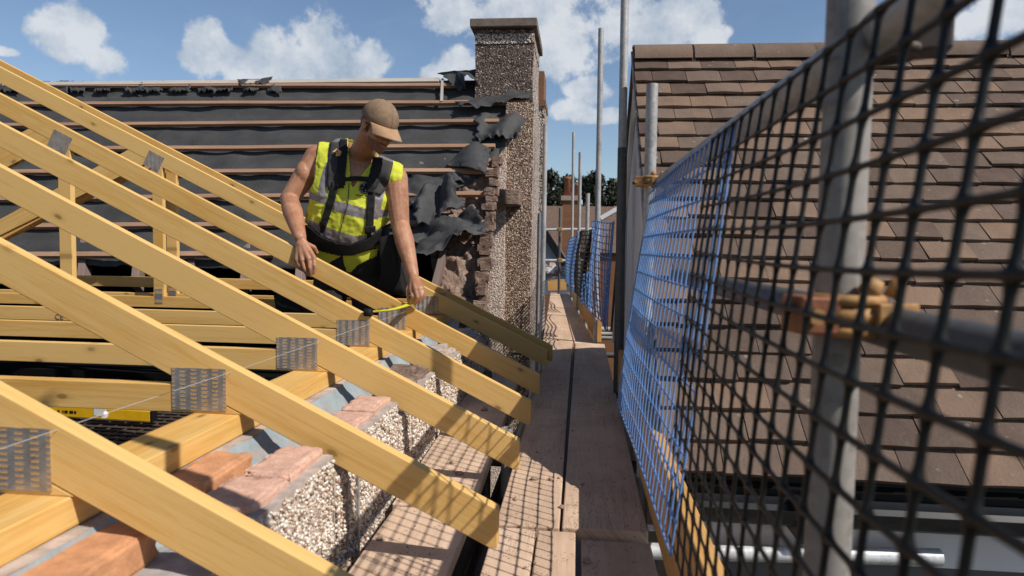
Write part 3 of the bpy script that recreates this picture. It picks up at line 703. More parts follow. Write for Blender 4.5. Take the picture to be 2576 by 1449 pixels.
vtube(1443, 333, 640, 11.8, .0235, 'slim far upright tube with its top beside the tree crowns', z0=-5.6)
vtube(1460, 383, 640, 9.3, .0235, 'far upright tube just right of the slim one, shorter', z0=-5.6)
vtube(1479, 487, 640, 8.2, .0235, 'short upright tube ending above the blue mesh', z0=-5.6)
vtube(1372, 311, 880, 6.9, .0235, 'upright tube beside the pebbledashed chimney, the taller of two', z0=-5.6, px2=1366)
vtube(1359, 537, 860, 6.2, .0245, 'upright tube against the chimney breast, the shorter of two', z0=-5.6, px2=1353)
vtube(1409, 523, 700, 12.4, .0235, 'dark upright tube at the far end of the walkway', M_TUBED, z0=-5.6)
tube(P(1372, 578, Y=12.3), P(1500, 576, Y=12.3), .0235, 'upper level tube across the far end of the walkway', M_TUBEL)
tube(P(1372, 655, Y=12.3), P(1480, 656, Y=12.3), .0235, 'lower level tube across the far end of the walkway', M_TUBEL)
tube((.335, -.35, .235), P(1668, 455, Y=2.36), .0235, 'sloping-looking top guard rail over the brick guards')
tube((.335, -.4, -.076), P(1700, 692, Y=2.30), .0225, 'dark middle guard rail seen through the black mesh', M_TUBED)
tube(P(1600, 1385, Z=-.86), P(2365, 1402, Z=-.835), .0235, 'bright level tube with a cut end in front of the grey wall', M_TUBEL)
tube((-.036, 1.99, -.864), (-.030, 5.8, -.866), .024, 'dark tube added lengthways right under the gap of the long boards to blacken it', M_TUBED)  # added to hide the sunlit lower boards and keep the gap black
tube((-1.0, 2.72, -.865), (.9, 2.72, -.865), .024, 'transom tube under the boards below the third tail', M_TUBED)
tube((-.55, 1.50, -.865), (.5, 1.50, -.865), .024, 'transom tube under the near boards with a rusty sleeve', M_TUBE)
tube((-.55, 4.4, -.865), (.6, 4.4, -.865), .024, 'transom tube under the boards near the last tail', M_TUBED)
tube((-.55, 5.86, -.90), (.75, 5.86, -.90), .024, 'transom tube where the long boards meet the far boards', M_TUBED)
for k, yy in enumerate((6.2, 6.45, 6.7)):
    tube((.2+.02*k, yy, -.72-.07*k), (1.6, yy, -.72-.07*k), .024, ('upper', 'middle', 'lower')[k]+' one of three stub tubes stacked beside the far blue mesh', M_TUBE)
tube(P(1275, 1090, Y=2.62)+Vector((0, 0, -1.5)), P(1276, 1076, Y=2.62), .0225, 'open tube top poking up in the gap between the boards')
tube(P(1227, 948, Y=3.62)+Vector((0, 0, -1.2)), P(1227, 934, Y=3.62), .0235, 'open tube top by the inner board under the far tails', M_TUBED)
m = MB(); m.tube([(-.30, .3, -1.02), (-.27, 5.6, -1.05)], .055, 14); tag(m.build('black_downpipe', M_GUTTER, smooth=True), 'black plastic pipe lying under the gap between the boards', 'pipe')

def coupler(c, ax, lab, mats=(None, None), s=1.0):
    "a scaffold coupler: a collar on the upright, a saddle on the rail, flap, bolts and nuts"
    c = Vector(c); t = thing('scaffold_coupler', lab, 'scaffold coupler', c, 'scaffold couplers')
    A_, B_ = mats[0] or M_COUP, mats[1] or M_COUPR
    rot = Matrix.Rotation(ax, 3, 'Z')
    def L(p): return c + rot @ (Vector(p)*s)
    m = MB()
    for z in (-.022, .022): m.tube([L((.045*math.cos(a)+.0, .045*math.sin(a), z)) for a in np.linspace(.4, 5.9, 16)], .0085*s, 8)
    m.tube([L((.041*math.cos(a), .041*math.sin(a), 0)) for a in np.linspace(.4, 5.9, 16)], .014*s, 8)
    m.build('collar', A_, t, smooth=True)
    m = MB(); cs = [L(p) for p in ((-.085, -.03, -.027), (-.03, -.04, -.027), (-.03, .03, -.027), (-.085, .03, -.027), (-.085, -.03, .027), (-.03, -.04, .027), (-.03, .03, .027), (-.085, .03, .027))]
    m.hexa(cs); m.build('saddle', B_, t, bevel=.004*s)
    for q, (x, y) in enumerate(((-.072, -.03), (.055, -.03))):
        m = MB(); m.tube([L((x, y-.012, 0)), L((x, y+.055, 0))], .0065*s, 8); m.tube([L((x, y-.02, 0)), L((x, y-.006, 0))], .0125*s, 6); m.build('bolt', A_, t)
    m = MB(); m.tube([L((.012, -.03, .03)), L((.022, -.032, .052))], [.017*s, .013*s], 8); m.tube([L((.058, -.02, .026)), L((.068, -.022, .055))], [.014*s, .011*s], 8); m.build('wing_nut', A_, t, smooth=True)
    m = MB(); cs = [L(p) for p in ((.01, -.062, -.012), (.075, -.055, -.012), (.075, -.045, -.012), (.01, -.05, -.012), (.01, -.062, .02), (.075, -.055, .02), (.075, -.045, .02), (.01, -.05, .02))]
    m.hexa(cs); m.build('flap', A_, t, bevel=.003*s)
    return t
coupler(P(2128, 790, Y=.765), R(12), 'orange coupler clamping the middle rail to the near upright tube', s=.74)
coupler(P(2232, 100, Y=.80), R(165), 'dark coupler joining the top rail to the near upright tube', (M_STEELD, M_STEELD), .70)
coupler(P(1636, 457, Y=2.40), R(-8), 'gold coupler with a long bolt at the far end of the top rail', (M_COUP, M_COUP), .62)
m = MB(); m.tube([P(1591, 461, Y=2.40), P(1622, 461, Y=2.40)], .0045, 8); m.tube([P(1606, 461, Y=2.40), P(1614, 461, Y=2.40)], .010, 6); tag(m.build('threaded_bolt', M_STEELD), 'dark threaded bolt sticking out left of the gold coupler', 'bolt')
for k, (px, py, Y) in enumerate(((1409, 578, 12.3), (1409, 655, 12.3))):
    m = MB(); c = P(px, py, Y=Y-.03); m.hexa([c+Vector(q)*.04 for q in ((-1, -1, -1), (1, -1, -1), (1, 1, -1), (-1, 1, -1), (-1, -1, 1), (1, -1, 1), (1, 1, 1), (-1, 1, 1))])
    tag(m.build('scaffold_coupler', M_COUP, bevel=.01), ('upper', 'lower')[k]+' small coupler on the dark upright at the far end', 'scaffold coupler', 'scaffold couplers')

# ------------------------------------------------------------------ brick guards
def guard(lab, fn, nu, nv, th, mt, sub=5, fil=1.0, ns=6, near=0):
    "plastic mesh panel: fn(u, v) gives the surface, u along, v down; strands thicken at the nodes"
    m = MB()
    def strand(line, ncell):
        pts, rs = [], []
        N = ncell*sub
        for i in range(N+1):
            q = i/N*ncell; fr = abs(q-round(q))
            p = line(i/N); pts.append(p); rs.append(th*(1+fil*math.exp(-(fr/.12)**2))*(1+near*max(-.5, min(1, (.75-p.y)/.6))))
        m.tube(pts, rs, ns, ang=.3)
    for j in range(nv+1): strand(lambda s, v=j/nv: fn(s, v), nu)
    for i in range(nu+1): strand(lambda s, u=i/nu: fn(u, s), nv)
    return tag(m.build('brick_guard', mt, smooth=True), lab, 'brick guard', 'brick guards along the scaffold')
def black_fn(u, v):
    y = 1.35-1.33*u
    zt, xt = .214, .251; zb, xb = -.56, .187
    x = xt+(xb-xt)*v; z = zt+(zb-zt)*v
    # the sheet bellies and sags a little between its hooks
    x += -.012*math.sin(math.pi*v)*(.4+.6*math.sin(3*u+.6)) - .002*math.sin(7*u+4*v)
    z += -.016*math.sin(math.pi*min(1, u*1.1))*math.sin(math.pi*v*.8+.4)+.003*math.sin(6*u)*v
    return Vector((x, y, z))
guard('near black mesh brick guard, large and blurred across the right of the photo', black_fn, 22, 18, .0027, M_BLKP, sub=8, fil=.8, ns=8, near=.38)
def blue_fn(u, v):
    yt = 2.44-1.22*u
    xt, zt = .250+.012*u, .222
    xb, zb = .150+.028*u, -.545
    x = xt+(xb-xt)*v; z = zt+(zb-zt)*v
    x += -.012*math.sin(math.pi*v)*math.sin(2.5*u+.8)+.002*math.sin(8*u+3*v)
    z += .003*math.sin(6*u)*v
    return Vector((x, yt, z))
guard('blue mesh brick guard overlapped by the near black one', blue_fn, 25, 13, .0021, M_BLUEP, sub=4, fil=.6)
def sheet_fn(c00, c10, c11, c01, belly, ph):
    "corners (px, py, Y): top far, top near, bottom near, bottom far"
    q = [P(a, b, Y=c) for a, b, c in (c00, c10, c11, c01)]
    def fn(u, v):
        p = q[0]*(1-u)*(1-v)+q[1]*u*(1-v)+q[2]*u*v+q[3]*(1-u)*v
        return p+Vector((belly*math.sin(math.pi*u)*math.sin(math.pi*v*.9)+.02*math.sin(9*u+ph+2*v), .05*math.sin(7*u+ph)*v, .012*math.sin(6*u+ph)))
    return fn
guard('blue mesh brick guard beyond the dark pole, the widest of the far ones', sheet_fn((1490, 558, 5.9), (1541, 556, 4.35), (1536, 832, 4.35), (1474, 770, 5.9), -.03, 0), 16, 15, .004, M_BLUEP, sub=3, fil=.3, ns=5)
guard('far black mesh brick guard between two blue ones', sheet_fn((1455, 585, 8.2), (1494, 572, 6.1), (1478, 770, 6.1), (1447, 730, 8.2), -.04, 1), 22, 16, .005, M_BLKP, sub=2, fil=.3, ns=4)
guard('farthest blue mesh brick guard hanging crumpled at the end of the walkway', sheet_fn((1430, 602, 10.9), (1458, 585, 8.6), (1452, 742, 8.6), (1424, 705, 10.9), -.05, 2), 22, 15, .006, M_BLUEP, sub=2, fil=.3, ns=4)
guard('folded blue mesh strip hanging in front of the far black guard', sheet_fn((1470, 690, 6.4), (1484, 688, 5.9), (1480, 775, 5.9), (1466, 760, 6.4), 0, 3), 8, 7, .005, M_BLUEP, sub=2, fil=.3, ns=4)

# ------------------------------------------------------------------ tiled house on the right
HX0 = .286; EV = Vector((0, 2.01, -.661)); RG = Vector((0, 3.76, 1.06))
HS = (RG-EV); HL = HS.length; HU = HS/HL; HN = Vector((0, -HU.z, HU.y))
HOUSE = thing('tiled_house', 'small-tiled brown roof with a grey gable, close behind the brick guards', 'house', (2.4, 3.9, -5.6))
HX1 = 5.6
def tiles():
    vs, fs, tone = [], [], []
    nrow = 22; g = HL/nrow; wd = .168
    for i in range(nrow):
        s0 = i*g; off = (i % 2)*wd/2
        k = 0; x = HX0-.02-off
        wav = [fb((0, i*3.1, 0), 1), 0]
        while x < HX1:
            xa = max(x+.0015, HX0-.022); xb = x+wd-.0015
            if xb-xa > .02:
                j = lambda a: random.uniform(-a, a)
                lift = .027+j(.004)+.005*fb((x*.8, i, 0), 1); ds = j(.005)+.008*fb((x*.6, i*2, 5), 1); sk = j(.003)
                lower = lambda xx, h, sk_: Vector((xx, 0, 0))+EV+HU*(s0+ds+sk_)+HN*h
                up_ = lambda xx, h: Vector((xx, 0, 0))+EV+HU*(s0+g*1.5)+HN*h
                mid = (xa+xb)/2
                t = .014; o = len(vs)
                # cambered tile: the middle a little higher than the sides
                cb = .003
                lo = [lower(xa, lift, -sk), lower(mid, lift+cb, 0), lower(xb, lift+j(.002), sk)]
                hi = [up_(xa, .003), up_(mid, .004), up_(xb, .003)]
                vs += [p-HN*t for p in lo]+[p-HN*t for p in hi]+lo+hi
                fs += [[o+a for a in q] for q in ((6, 7, 10, 9), (7, 8, 11, 10), (0, 1, 7, 6), (1, 2, 8, 7), (2, 5, 11, 8), (3, 0, 6, 9), (1, 0, 3, 4), (2, 1, 4, 5))]
                tone += [random.random()]*8
            x += wd
    m = MB(); m.add(vs, fs); o = m.build('roof_tiles', M_TILE, HOUSE)
    at = o.data.attributes.new('tone', 'FLOAT', 'FACE'); at.data.foreach_set('value', tone)
    return o
tiles()
m = MB(); a = lambda x, s, h: Vector((x, 0, 0))+EV+HU*s+HN*h
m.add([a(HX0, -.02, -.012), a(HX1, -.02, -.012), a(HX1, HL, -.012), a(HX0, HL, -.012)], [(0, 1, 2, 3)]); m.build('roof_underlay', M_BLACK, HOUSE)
m = MB(); BK = Vector((0, 5.51, -.661))
m.add([(HX0-.02, RG.y, RG.z+.02), (HX1, RG.y, RG.z+.02), (HX1, BK.y, BK.z), (HX0-.02, BK.y, BK.z)], [(0, 3, 2, 1)], 0, (1, 0, 0)); m.build('back_slope', M_FARTILE, HOUSE, solid=-.03)
# ridge tiles
x = HX0-.022; k = 0
while x < HX1-.1:
    L_ = .305; m = MB(); n = 17; r = .118; vs = []
    dz = random.uniform(-.004, .004); dr = random.uniform(-.003, .003)
    for xx in (x+.005, x+L_-.006):
        for rr in (r+dr, r+dr-.014):
            for q in range(n): 
                a_ = math.radians(8+164*q/(n-1)); vs.append((xx, RG.y-math.cos(a_)*rr, RG.z-.085+dz+math.sin(a_)*rr*.92))
    fs = []
    for q in range(n-1): fs += [(q, q+1, 2*n+q+1, 2*n+q), (n+q, 3*n+q, 3*n+q+1, n+q+1), (q, n+q, n+q+1, q+1), (2*n+q, 2*n+q+1, 3*n+q+1, 3*n+q)]
    fs += [(0, 2*n, 3*n, n), (n-1, 2*n-1, 4*n-1, 3*n-1)]
    m.add(vs, fs, 0, (1, 0, 0)); o = m.build('ridge_tile', M_TILE, HOUSE, smooth=True); o.modifiers.new('split', 'EDGE_SPLIT').split_angle = R(45)
    at = o.data.attributes.new('tone', 'FLOAT', 'FACE'); at.data.foreach_set('value', [random.uniform(.2, .8)]*len(o.data.polygons))
    m = MB(); m.tube([(x+L_-.010, RG.y, RG.z-.088), (x+L_+.010, RG.y, RG.z-.088)], r-.006, 14); o = m.build('mortar_joint', M_STEELD, HOUSE)
    x += L_
# gable wall, verge and undercloak
m = MB()
gp = [(EV.y+.06, -5.6), (BK.y-.15, -5.6), (BK.y-.15, BK.z+.12), (RG.y, RG.z-.05), (EV.y+.06, EV.z+.0)]
vs = [(HX0+.018, y, z) for y, z in gp]+[(HX0+.1, y, z) for y, z in gp]; n = len(gp)
m.add(vs, [tuple(range(n)), tuple(range(2*n-1, n-1, -1))]+[((i+1) % n, i, n+i, n+(i+1) % n) for i in range(n)], 0, (0, 0, 1)); m.build('gable_wall', M_WALLG, HOUSE)
for q in (2, 7):  # board joints of the gable
    yy = 2.35+.3*q; zt = min(EV.z+(yy-EV.y)*(HU.z/HU.y), RG.z-(yy-RG.y)*.98)-.09
    if yy > 5.2: break
    m = MB(); m.box(HX0+.0155, HX0+.0195, yy, yy+.004, -2.2, zt); m.build('board_joint', M_STEELD, HOUSE)
m = MB()
m.bar(Vector((HX0+.006, 0, -.055))+EV+Vector((0, .03, .03)), Vector((HX0+.006, 0, -.055))+RG, .02, .09, up=HN); m.bar(Vector((HX0+.006, 0, -.05))+RG, Vector((HX0+.006, 0, -.05))+BK, .02, .09, up=(0, .7, .7)); m.build('bargeboard', M_WALLG, HOUSE)
m = MB(); pts = [Vector((HX0-.026, 0, 0))+EV+HU*(HL*i/60)+HN*(-.004+.012*fb((i*.35, 0, 0), 1)) for i in range(61)]; m.tube(pts, .006, 6); m.build('verge_mortar', M_MORTAR, HOUSE, smooth=True)
m = MB(); p = Vector((HX0+.012, 2.72, -.13)); 
for q in ((0, 0), (0, -.20)): m.box(HX0+.013, HX0+.0185, 2.86, 2.91, -.02+q[1]-.14, -.02+q[1])
m.build('wall_vent', M_STEELD, HOUSE)
# gutter, fascia, wall
m = MB(); n = 9; vs = []; gy, gz, gr = 1.945, -.705, .058
for xx in (HX0-.02, HX1):
    for rr in (gr, gr-.004):
        for q in range(n): a_ = math.pi+math.pi*q/(n-1); vs.append((xx, gy+math.cos(a_)*rr, gz+math.sin(a_)*rr))
fs = []
for q in range(n-1): fs += [(q, q+1, 2*n+q+1, 2*n+q), (n+q, 3*n+q, 3*n+q+1, n+q+1), (q, n+q, n+q+1, q+1)]
fs += [(0, 2*n, 3*n, n), (n-1, 2*n-1, 4*n-1, 3*n-1)]
m.add(vs, fs, 0, (1, 0, 0)); gt = m.build('gutter', M_GUTTER, HOUSE, smooth=False)
for xx in (.62, 1.5, 2.4): m = MB(); m.box(xx, xx+.03, 1.90, 2.02, -.80, -.70); m.build('gutter_bracket', M_GUTTER, gt, bevel=.004)
m = MB(); m.box(HX0+.02, HX1, 2.02, 2.045, -.775, -.64); m.build('fascia', M_BLKP, HOUSE)
m = MB(); m.box(HX0+.1, HX1, 2.08, 2.2, -5.6, -.70); m.build('front_wall', M_WALLF, HOUSE)
m = MB(); m.box(HX0+.02, HX1, 2.025, 2.07, -.90, -.777); m.build('soffit_board', M_WALLG, HOUSE, bevel=.003)

# ------------------------------------------------------------------ stripped roof on the left
OLD = thing('stripped_house', 'old house with its roof stripped to black felt and battens behind the man', 'house', (-5, 7, -5.6))
RS = 1.1; RY, RZ = 7.17, 1.75; RNV = Vector((0, -RS, 1)).normalized()
def RP(px, py, h=0):
    d = ray(px, py); t = (RZ-RS*RY)/(d.z-RS*d.y); return d*t+RNV*h
def edge_px(py):
    pts = [(200, 1190), (236, 1300), (300, 1300), (420, 1235), (480, 1120), (560, 1040), (600, 1010), (650, 985), (700, 960)]
    return float(np.interp(py, [p[0] for p in pts], [p[1] for p in pts]))+14*fb((py*.05, 0, 0), 1)
m = MB()
YE = 5.44
def feltfn(u, v):
    y = YE+(RY+.02-YE)*v; z = RZ+RS*(y-RY)
    # right edge ragged: find the picture row of this course near the verge
    py = proj(Vector((-1.2, y, z)))[1]; xr = RP(edge_px(py), py).x
    x = -13+(xr+13)*u
    h = -.02*abs(math.sin(math.pi*(x/.42)))*(.6+.5*fb((x*.7, y*2, 0), 1)) + .016*fb((x*1.3, y*9, 3), 1) + .010*math.sin(v*60+2*fb((x, y, 0), 1))
    if v < .04: z -= .03*fb((x*6, 0, 1), 1); h += -.04
    return Vector((x, y, z))+RNV*(h-.03)
m.grid(feltfn, 220, 60); m.build('felt', M_FELT, OLD, smooth=True, solid=-.006)
BAT = [(222, 222, 1165), (268, 265, 1325), (322, 312, 1255), (382, 375, 1246), (440, 437, 1240), (507, 495, 1236), (576, 568, 1222)]
for k, (pl, pr, xr) in enumerate(BAT):
    a = RP(60, pl-4); b = RP(xr, pr-4); d = (a-b).normalized(); a = b+d*12
    m = MB(); N = 24; prev = None
    pts = [b+d*(12*i/N)+RNV*(.012+.006*fb((i*.7, k*5, 0), 1)) for i in range(N+1)]
    for p, q in zip(pts[:-1], pts[1:]): m.bar(p, q, .048, .034, up=RNV)
    m.build('batten', M_BATTEN, OLD, bevel=.002)
a = RP(60, 642); b = RP(690, 640); d = (a-b).normalized(); m = MB(); m.bar(b+d*11, b, .05, .035, up=RNV); m.build('batten', M_BATTEN, OLD)
a = RP(40, 217); b = RP(1105, 207); d = (a-b).normalized(); m = MB(); m.bar(b+d*11+RNV*.02, b+RNV*.02, .06, .03, up=RNV); m.build('ridge_strip', M_PALE, OLD)
m = MB(); m.bar(RP(1112, 262, .03), RP(1114, 205, .03), .026, .02, up=RNV); m.build('counter_batten', M_PALE, OLD)
for px in list(range(-760, 1000, 138)):
    a = RP(px, 560, -.10); b = RP(px-14, 706, -.10); m = MB(); m.bar(a, b, .06, .11, up=RNV); m.build('rafter', M_OLDRAFT, OLD, bevel=.004)
m = MB(); m.bar(RP(1092, 742, .02), RP(1116, 632, -.02), .05, .09, up=RNV); m.build('rafter', M_OLDRAFT, OLD, bevel=.004)
m = MB(); m.box(-13, -1.0, 5.95, 6.0, -1.2, .30); m.build('loft_wall', M_BLACK, OLD)  # black of this wall and the base holds the loft's shade
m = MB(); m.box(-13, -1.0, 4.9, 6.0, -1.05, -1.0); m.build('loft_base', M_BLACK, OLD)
m = MB(); m.add([(-13, RY, RZ-.02), (-1.0, RY, RZ-.02), (-1.0, 8.9, -.15), (-13, 8.9, -.15)], [(0, 1, 2, 3)]); m.build('back_slope', M_FARTILE, OLD, solid=.03)
m = MB(); m.box(-13, -.95, 5.2, 8.8, -5.6, -1.06); m.build('house_wall', M_WALLD, OLD)
# broken masonry on the gable head
def patch(name, quad, h0, amp, mt, nu=24, nv=30, sc_=6, solid=0, fn=None, parent=OLD, curl=0):
    q = [RP(*c) for c in quad]
    off = random.uniform(0, 50)
    def f(u, v):
        p = q[0]*(1-u)*(1-v)+q[1]*u*(1-v)+q[2]*u*v+q[3]*(1-u)*v
        h = h0+amp*fb((p.x*sc_+off, p.y*sc_, p.z*sc_), 1)
        if fn: h += fn(u, v)
        e = .05 if solid else .0
        jag = Vector((e*fb((v*5+off, 1, 0), 1)*(1 if u > .9 or u < .1 else 0), 0, e*fb((u*7+off, 2, 0), 1)*(1 if v > .85 else 0)))
        return p+RNV*h+jag
    m = MB(); m.grid(f, nu, nv); return m.build(name, mt, parent, smooth=True, solid=solid)
patch('gable_masonry', [(1050, 400), (1258, 385), (1216, 770), (1100, 790)], -.07, .085, M_ROUGH, 60, 80, 9)
patch('gable_masonry', [(1100, 780), (1216, 765), (1212, 860), (1118, 850)], -.12, .13, M_ROUGH, 40, 40, 9)
m = MB()
for i in range(34):
    p = RP(1250-i*1.25+random.uniform(-5, 3), 398+i*12.4, random.uniform(-.05, .01)); a, b, c = random.uniform(.035, .07), random.uniform(.05, .08), random.uniform(.02, .034)
    rough_box(m, p.x-a, p.x+a*.6, p.y-b, p.y+b, p.z-c, p.z+c, .012, 5)
m.build('verge_brickwork', M_ROUGH, OLD, smooth=False)
FL = [([(1150, 262), (1338, 236), (1330, 262), (1160, 288)], .03, .03, lambda u, v: .07*v*(.5+.5*math.sin(1+u*9))),
      ([(1195, 295), (1326, 272), (1304, 364), (1205, 350)], .02, .03, lambda u, v: .07*v*u+.03*math.sin(9*u+4*v)),
      ([(1125, 424), (1190, 362), (1236, 382), (1222, 452)], .04, .03, lambda u, v: .10*math.sin(math.pi*min(1, u*.8+v*.3))*math.sin(math.pi*v*.9)),
      ([(1045, 522), (1130, 470), (1170, 540), (1060, 606)], .06, .08, lambda u, v: .14*abs(math.sin(4*u+2*v))),
      ([(1070, 560), (1190, 540), (1228, 600), (1005, 648)], .04, .08, lambda u, v: .09*abs(math.sin(5*u-2*v))),
      ([(985, 640), (1230, 572), (1222, 604), (1030, 705)], .08, .07, lambda u, v: .12*v*(.6+.4*math.sin(11*u))),
      ([(1108, 196), (1208, 190), (1204, 226), (1150, 236)], .06, .03, lambda u, v: .16*math.sin(math.pi*u)*v*(u > .4)),
      ([(1262, 246), (1300, 222), (1330, 238), (1286, 264)], .01, .02, lambda u, v: .03*math.sin(math.pi*u)*(1-v)),
      ([(990, 455), (1130, 445), (1100, 520), (1005, 520)], .01, .05, None),
      ([(1030, 425), (1200, 400), (1190, 452), (1040, 470)], .0, .03, lambda u, v: .04*math.sin(12*u)*v),
      ([(600, 206), (690, 204), (672, 218), (610, 220)], .04, .03, None)]
for q, h, a_, fn in FL: patch('felt_flap', q, h, a_, M_FELT, 30, 22, 3.5, .006, fn)
for px in range(-60, 720, 62):
    w_ = random.uniform(38, 62); o = random.uniform(-14, 14)
    patch('felt_flap', [(px+o, 212-random.uniform(0, 4)), (px+o+w_, 211-random.uniform(0, 6)), (px+o+w_*.9, 229+random.uniform(0, 6)), (px+o, 231)], .015, .03, M_FELT, 16, 6, 9, .006)
# chimney stack and breast
def stack(x0, x1, y0, y1, z0, z1, mi_front, mi_side, amp=.012):
    m = MB(); nx, nz = 16, 40
    for ori, du, dv, mi in (((x0, y0, z0), (x1-x0, 0, 0), (0, 0, z1-z0), mi_front), ((x1, y0, z0), (0, y1-y0, 0), (0, 0, z1-z0), mi_side), ((x0, y0, z0), (0, y1-y0, 0), (0, 0, z1-z0), mi_side), ((x0, y1, z0), (x1-x0, 0, 0), (0, 0, z1-z0), mi_front), ((x0, y0, z1), (x1-x0, 0, 0), (0, y1-y0, 0), mi_side)):
        ori, du, dv = Vector(ori), Vector(du), Vector(dv); m.grid(lambda u, v: ori+du*u+dv*v, nx, nz, mi)
    wobble(m, amp, 2.5); return m
xs0, xs1 = P(1196, 160, Y=7.0).x, P(1341, 160, Y=7.0).x
zt = P(1270, 66, Y=7.0).z
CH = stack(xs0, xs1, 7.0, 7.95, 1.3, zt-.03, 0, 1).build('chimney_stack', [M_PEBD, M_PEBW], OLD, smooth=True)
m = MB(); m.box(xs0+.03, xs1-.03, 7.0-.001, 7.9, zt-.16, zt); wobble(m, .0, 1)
m = stack(xs0-.004, xs1+.006, 6.992, 7.9, zt-.17, zt-.075, 0, 0, .01); m.build('painted_sun_band', M_PEBW, CH, smooth=True)  # sunlight below the cap painted as a paler band
ca, cb = P(1182, 46, Y=6.93), P(1351, 46, Y=6.93)
m = MB(); m.box(ca.x, cb.x, 6.93, 8.02, ca.z-.085, ca.z); m.build('cap_slab', M_CAPST, CH, bevel=.008)
xb0, xb1 = P(1268, 600, Y=6.72).x, P(1337, 600, Y=6.72).x
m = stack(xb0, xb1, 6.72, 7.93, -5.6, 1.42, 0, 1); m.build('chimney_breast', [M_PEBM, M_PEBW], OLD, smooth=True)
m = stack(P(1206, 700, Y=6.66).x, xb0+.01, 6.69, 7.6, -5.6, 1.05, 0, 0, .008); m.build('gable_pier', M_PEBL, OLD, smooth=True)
a = P(1250, 476, Y=6.45); b = P(1307, 516, Y=6.45); m = MB(); m.box(a.x, b.x, 6.4, 6.8, b.z, a.z); wobble(m, .01, 8); m.build('corbel_stone', M_ROUGH, OLD, bevel=.01)
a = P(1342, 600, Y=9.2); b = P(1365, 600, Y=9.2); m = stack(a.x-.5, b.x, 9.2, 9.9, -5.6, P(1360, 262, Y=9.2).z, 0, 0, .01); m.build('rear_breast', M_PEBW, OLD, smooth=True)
m = MB(); zc = P(1360, 262, Y=9.2).z; m.box(b.x-.55, b.x-.02, 9.22, 9.8, zc-.02, P(1355, 178, Y=9.2).z); r_ = m.build('rear_chimney', M_BRICKW, OLD); m = MB(); m.box(b.x-.6, b.x+.01, 9.17, 9.85, zc-.03, zc+.05); m.build('cap_slab', M_BRICKW, r_)

# ------------------------------------------------------------------ far houses
FAR = thing('far_brick_house', 'far house with brown tiled roof and brick chimney with pots, below the trees', 'house', (-1, 27, -5.6))
a = P(1330, 600, Y=27); b = P(1556, 600, Y=27)
z1, z0 = P(1400, 522, Y=29).z, P(1400, 640, Y=25).z
m = MB(); m.add([(a.x, 25, z0), (b.x, 25, z0), (b.x, 29.5, z1), (a.x, 29.5, z1)], [(0, 1, 2, 3)], 0, (1, 0, 0)); m.build('roof', M_FARTILE, FAR, solid=-.1)
m = MB(); m.box(a.x, b.x, 25.1, 25.3, -5.6, z0); m.build('wall', M_BRICKW, FAR)
c0, c1 = P(1414, 600, Y=23.5), P(1456, 497, Y=23.5)
m = MB(); m.box(c0.x, c1.x, 23.5, 24.4, -5.6, c1.z); CHF = m.build('chimney', M_BRICKW, FAR)
m = MB(); m.box(c0.x-.06, c1.x+.06, 23.44, 24.46, c1.z-.10, c1.z+.06); m.build('cap_course', M_STONE, CHF)
for px, pt in ((1427, 445), (1451, 462)):
    p = P(px, 492, Y=23.9); q = P(px, pt, Y=23.9); m = MB(); m.tube([(p.x, 23.9, c1.z+.03), (p.x, 23.9, q.z-.1), (p.x, 23.9, q.z-.08), (p.x, 23.9, q.z)], [.13, .10, .125, .12], 14); m.build('chimney_pot', M_POT, CHF, smooth=True)
WH = thing('white_gable_house', 'far white rendered gable with a dark sloping verge', 'house', P(1400, 660, Y=18))
m = MB(); pp = [P(1340, 740, Y=18), P(1445, 740, Y=18), P(1445, 700, Y=18), P(1374, 592, Y=18), P(1340, 640, Y=18)]
m.prism([(p.x, p.z) for p in pp], 18, 18.2); m.build('gable_wall', M_RENDERW, WH)
m = MB(); m.bar(P(1362, 572, Y=17.9), P(1452, 712, Y=17.9), .5, .18, up=(0, 0, 1)); m.build('verge', M_BLKP, WH)
m = MB(); a, b = P(1372, 585, Y=18.3), P(1452, 706, Y=18.3); m.add([a, b, b+Vector((0, 5, 0)), a+Vector((0, 5, 0))], [(0, 1, 2, 3)], 0, (0, 1, 0)); m.build('roof', M_FARTILE, WH, solid=-.1)
m = MB(); a, b, c = P(1374, 664, Y=16), P(1392, 700, Y=16), P(1362, 700, Y=16); m.add([c, b, a, c+Vector((0, 1, 0)), b+Vector((0, 1, 0)), a+Vector((0, 1, 0))], [(0, 1, 2), (5, 4, 3), (0, 1, 4, 3), (1, 2, 5, 4), (2, 0, 3, 5)], 0, (1, 0, 0)); m.build('low_roof', M_FARTILE, WH)
SH = MB(); p0, p1 = P(1520, 535, Y=14), P(1600, 470, Y=14); SH.bar(P(1508, 553, Y=14), P(1600, 500, Y=14), 1.5, .08); tag(SH.build('far_lean_to_roof', M_WALLG), 'pale sloping lean-to roof seen just above the far blue guard', 'roof')
# clutter beyond the walkway's end
for k in range(9):
    c = P(random.uniform(1374, 1425), random.uniform(672, 712), Y=14.2+.1*k); m = MB(); m.ell(c, random.uniform(.08, .2), .15, random.uniform(.05, .12), nu=8, nv=5)
    for v in m.v: v += Vector((fb(v, 6), 0, fb(v+Vector((4, 4, 4)), 6)))*.08
    tag(m.build('rubbish_heap', M_STONE if k % 2 else M_MORTARG), 'grey rubbish heaped beyond the far end of the walkway', 'rubbish', 'rubbish beyond the walkway')

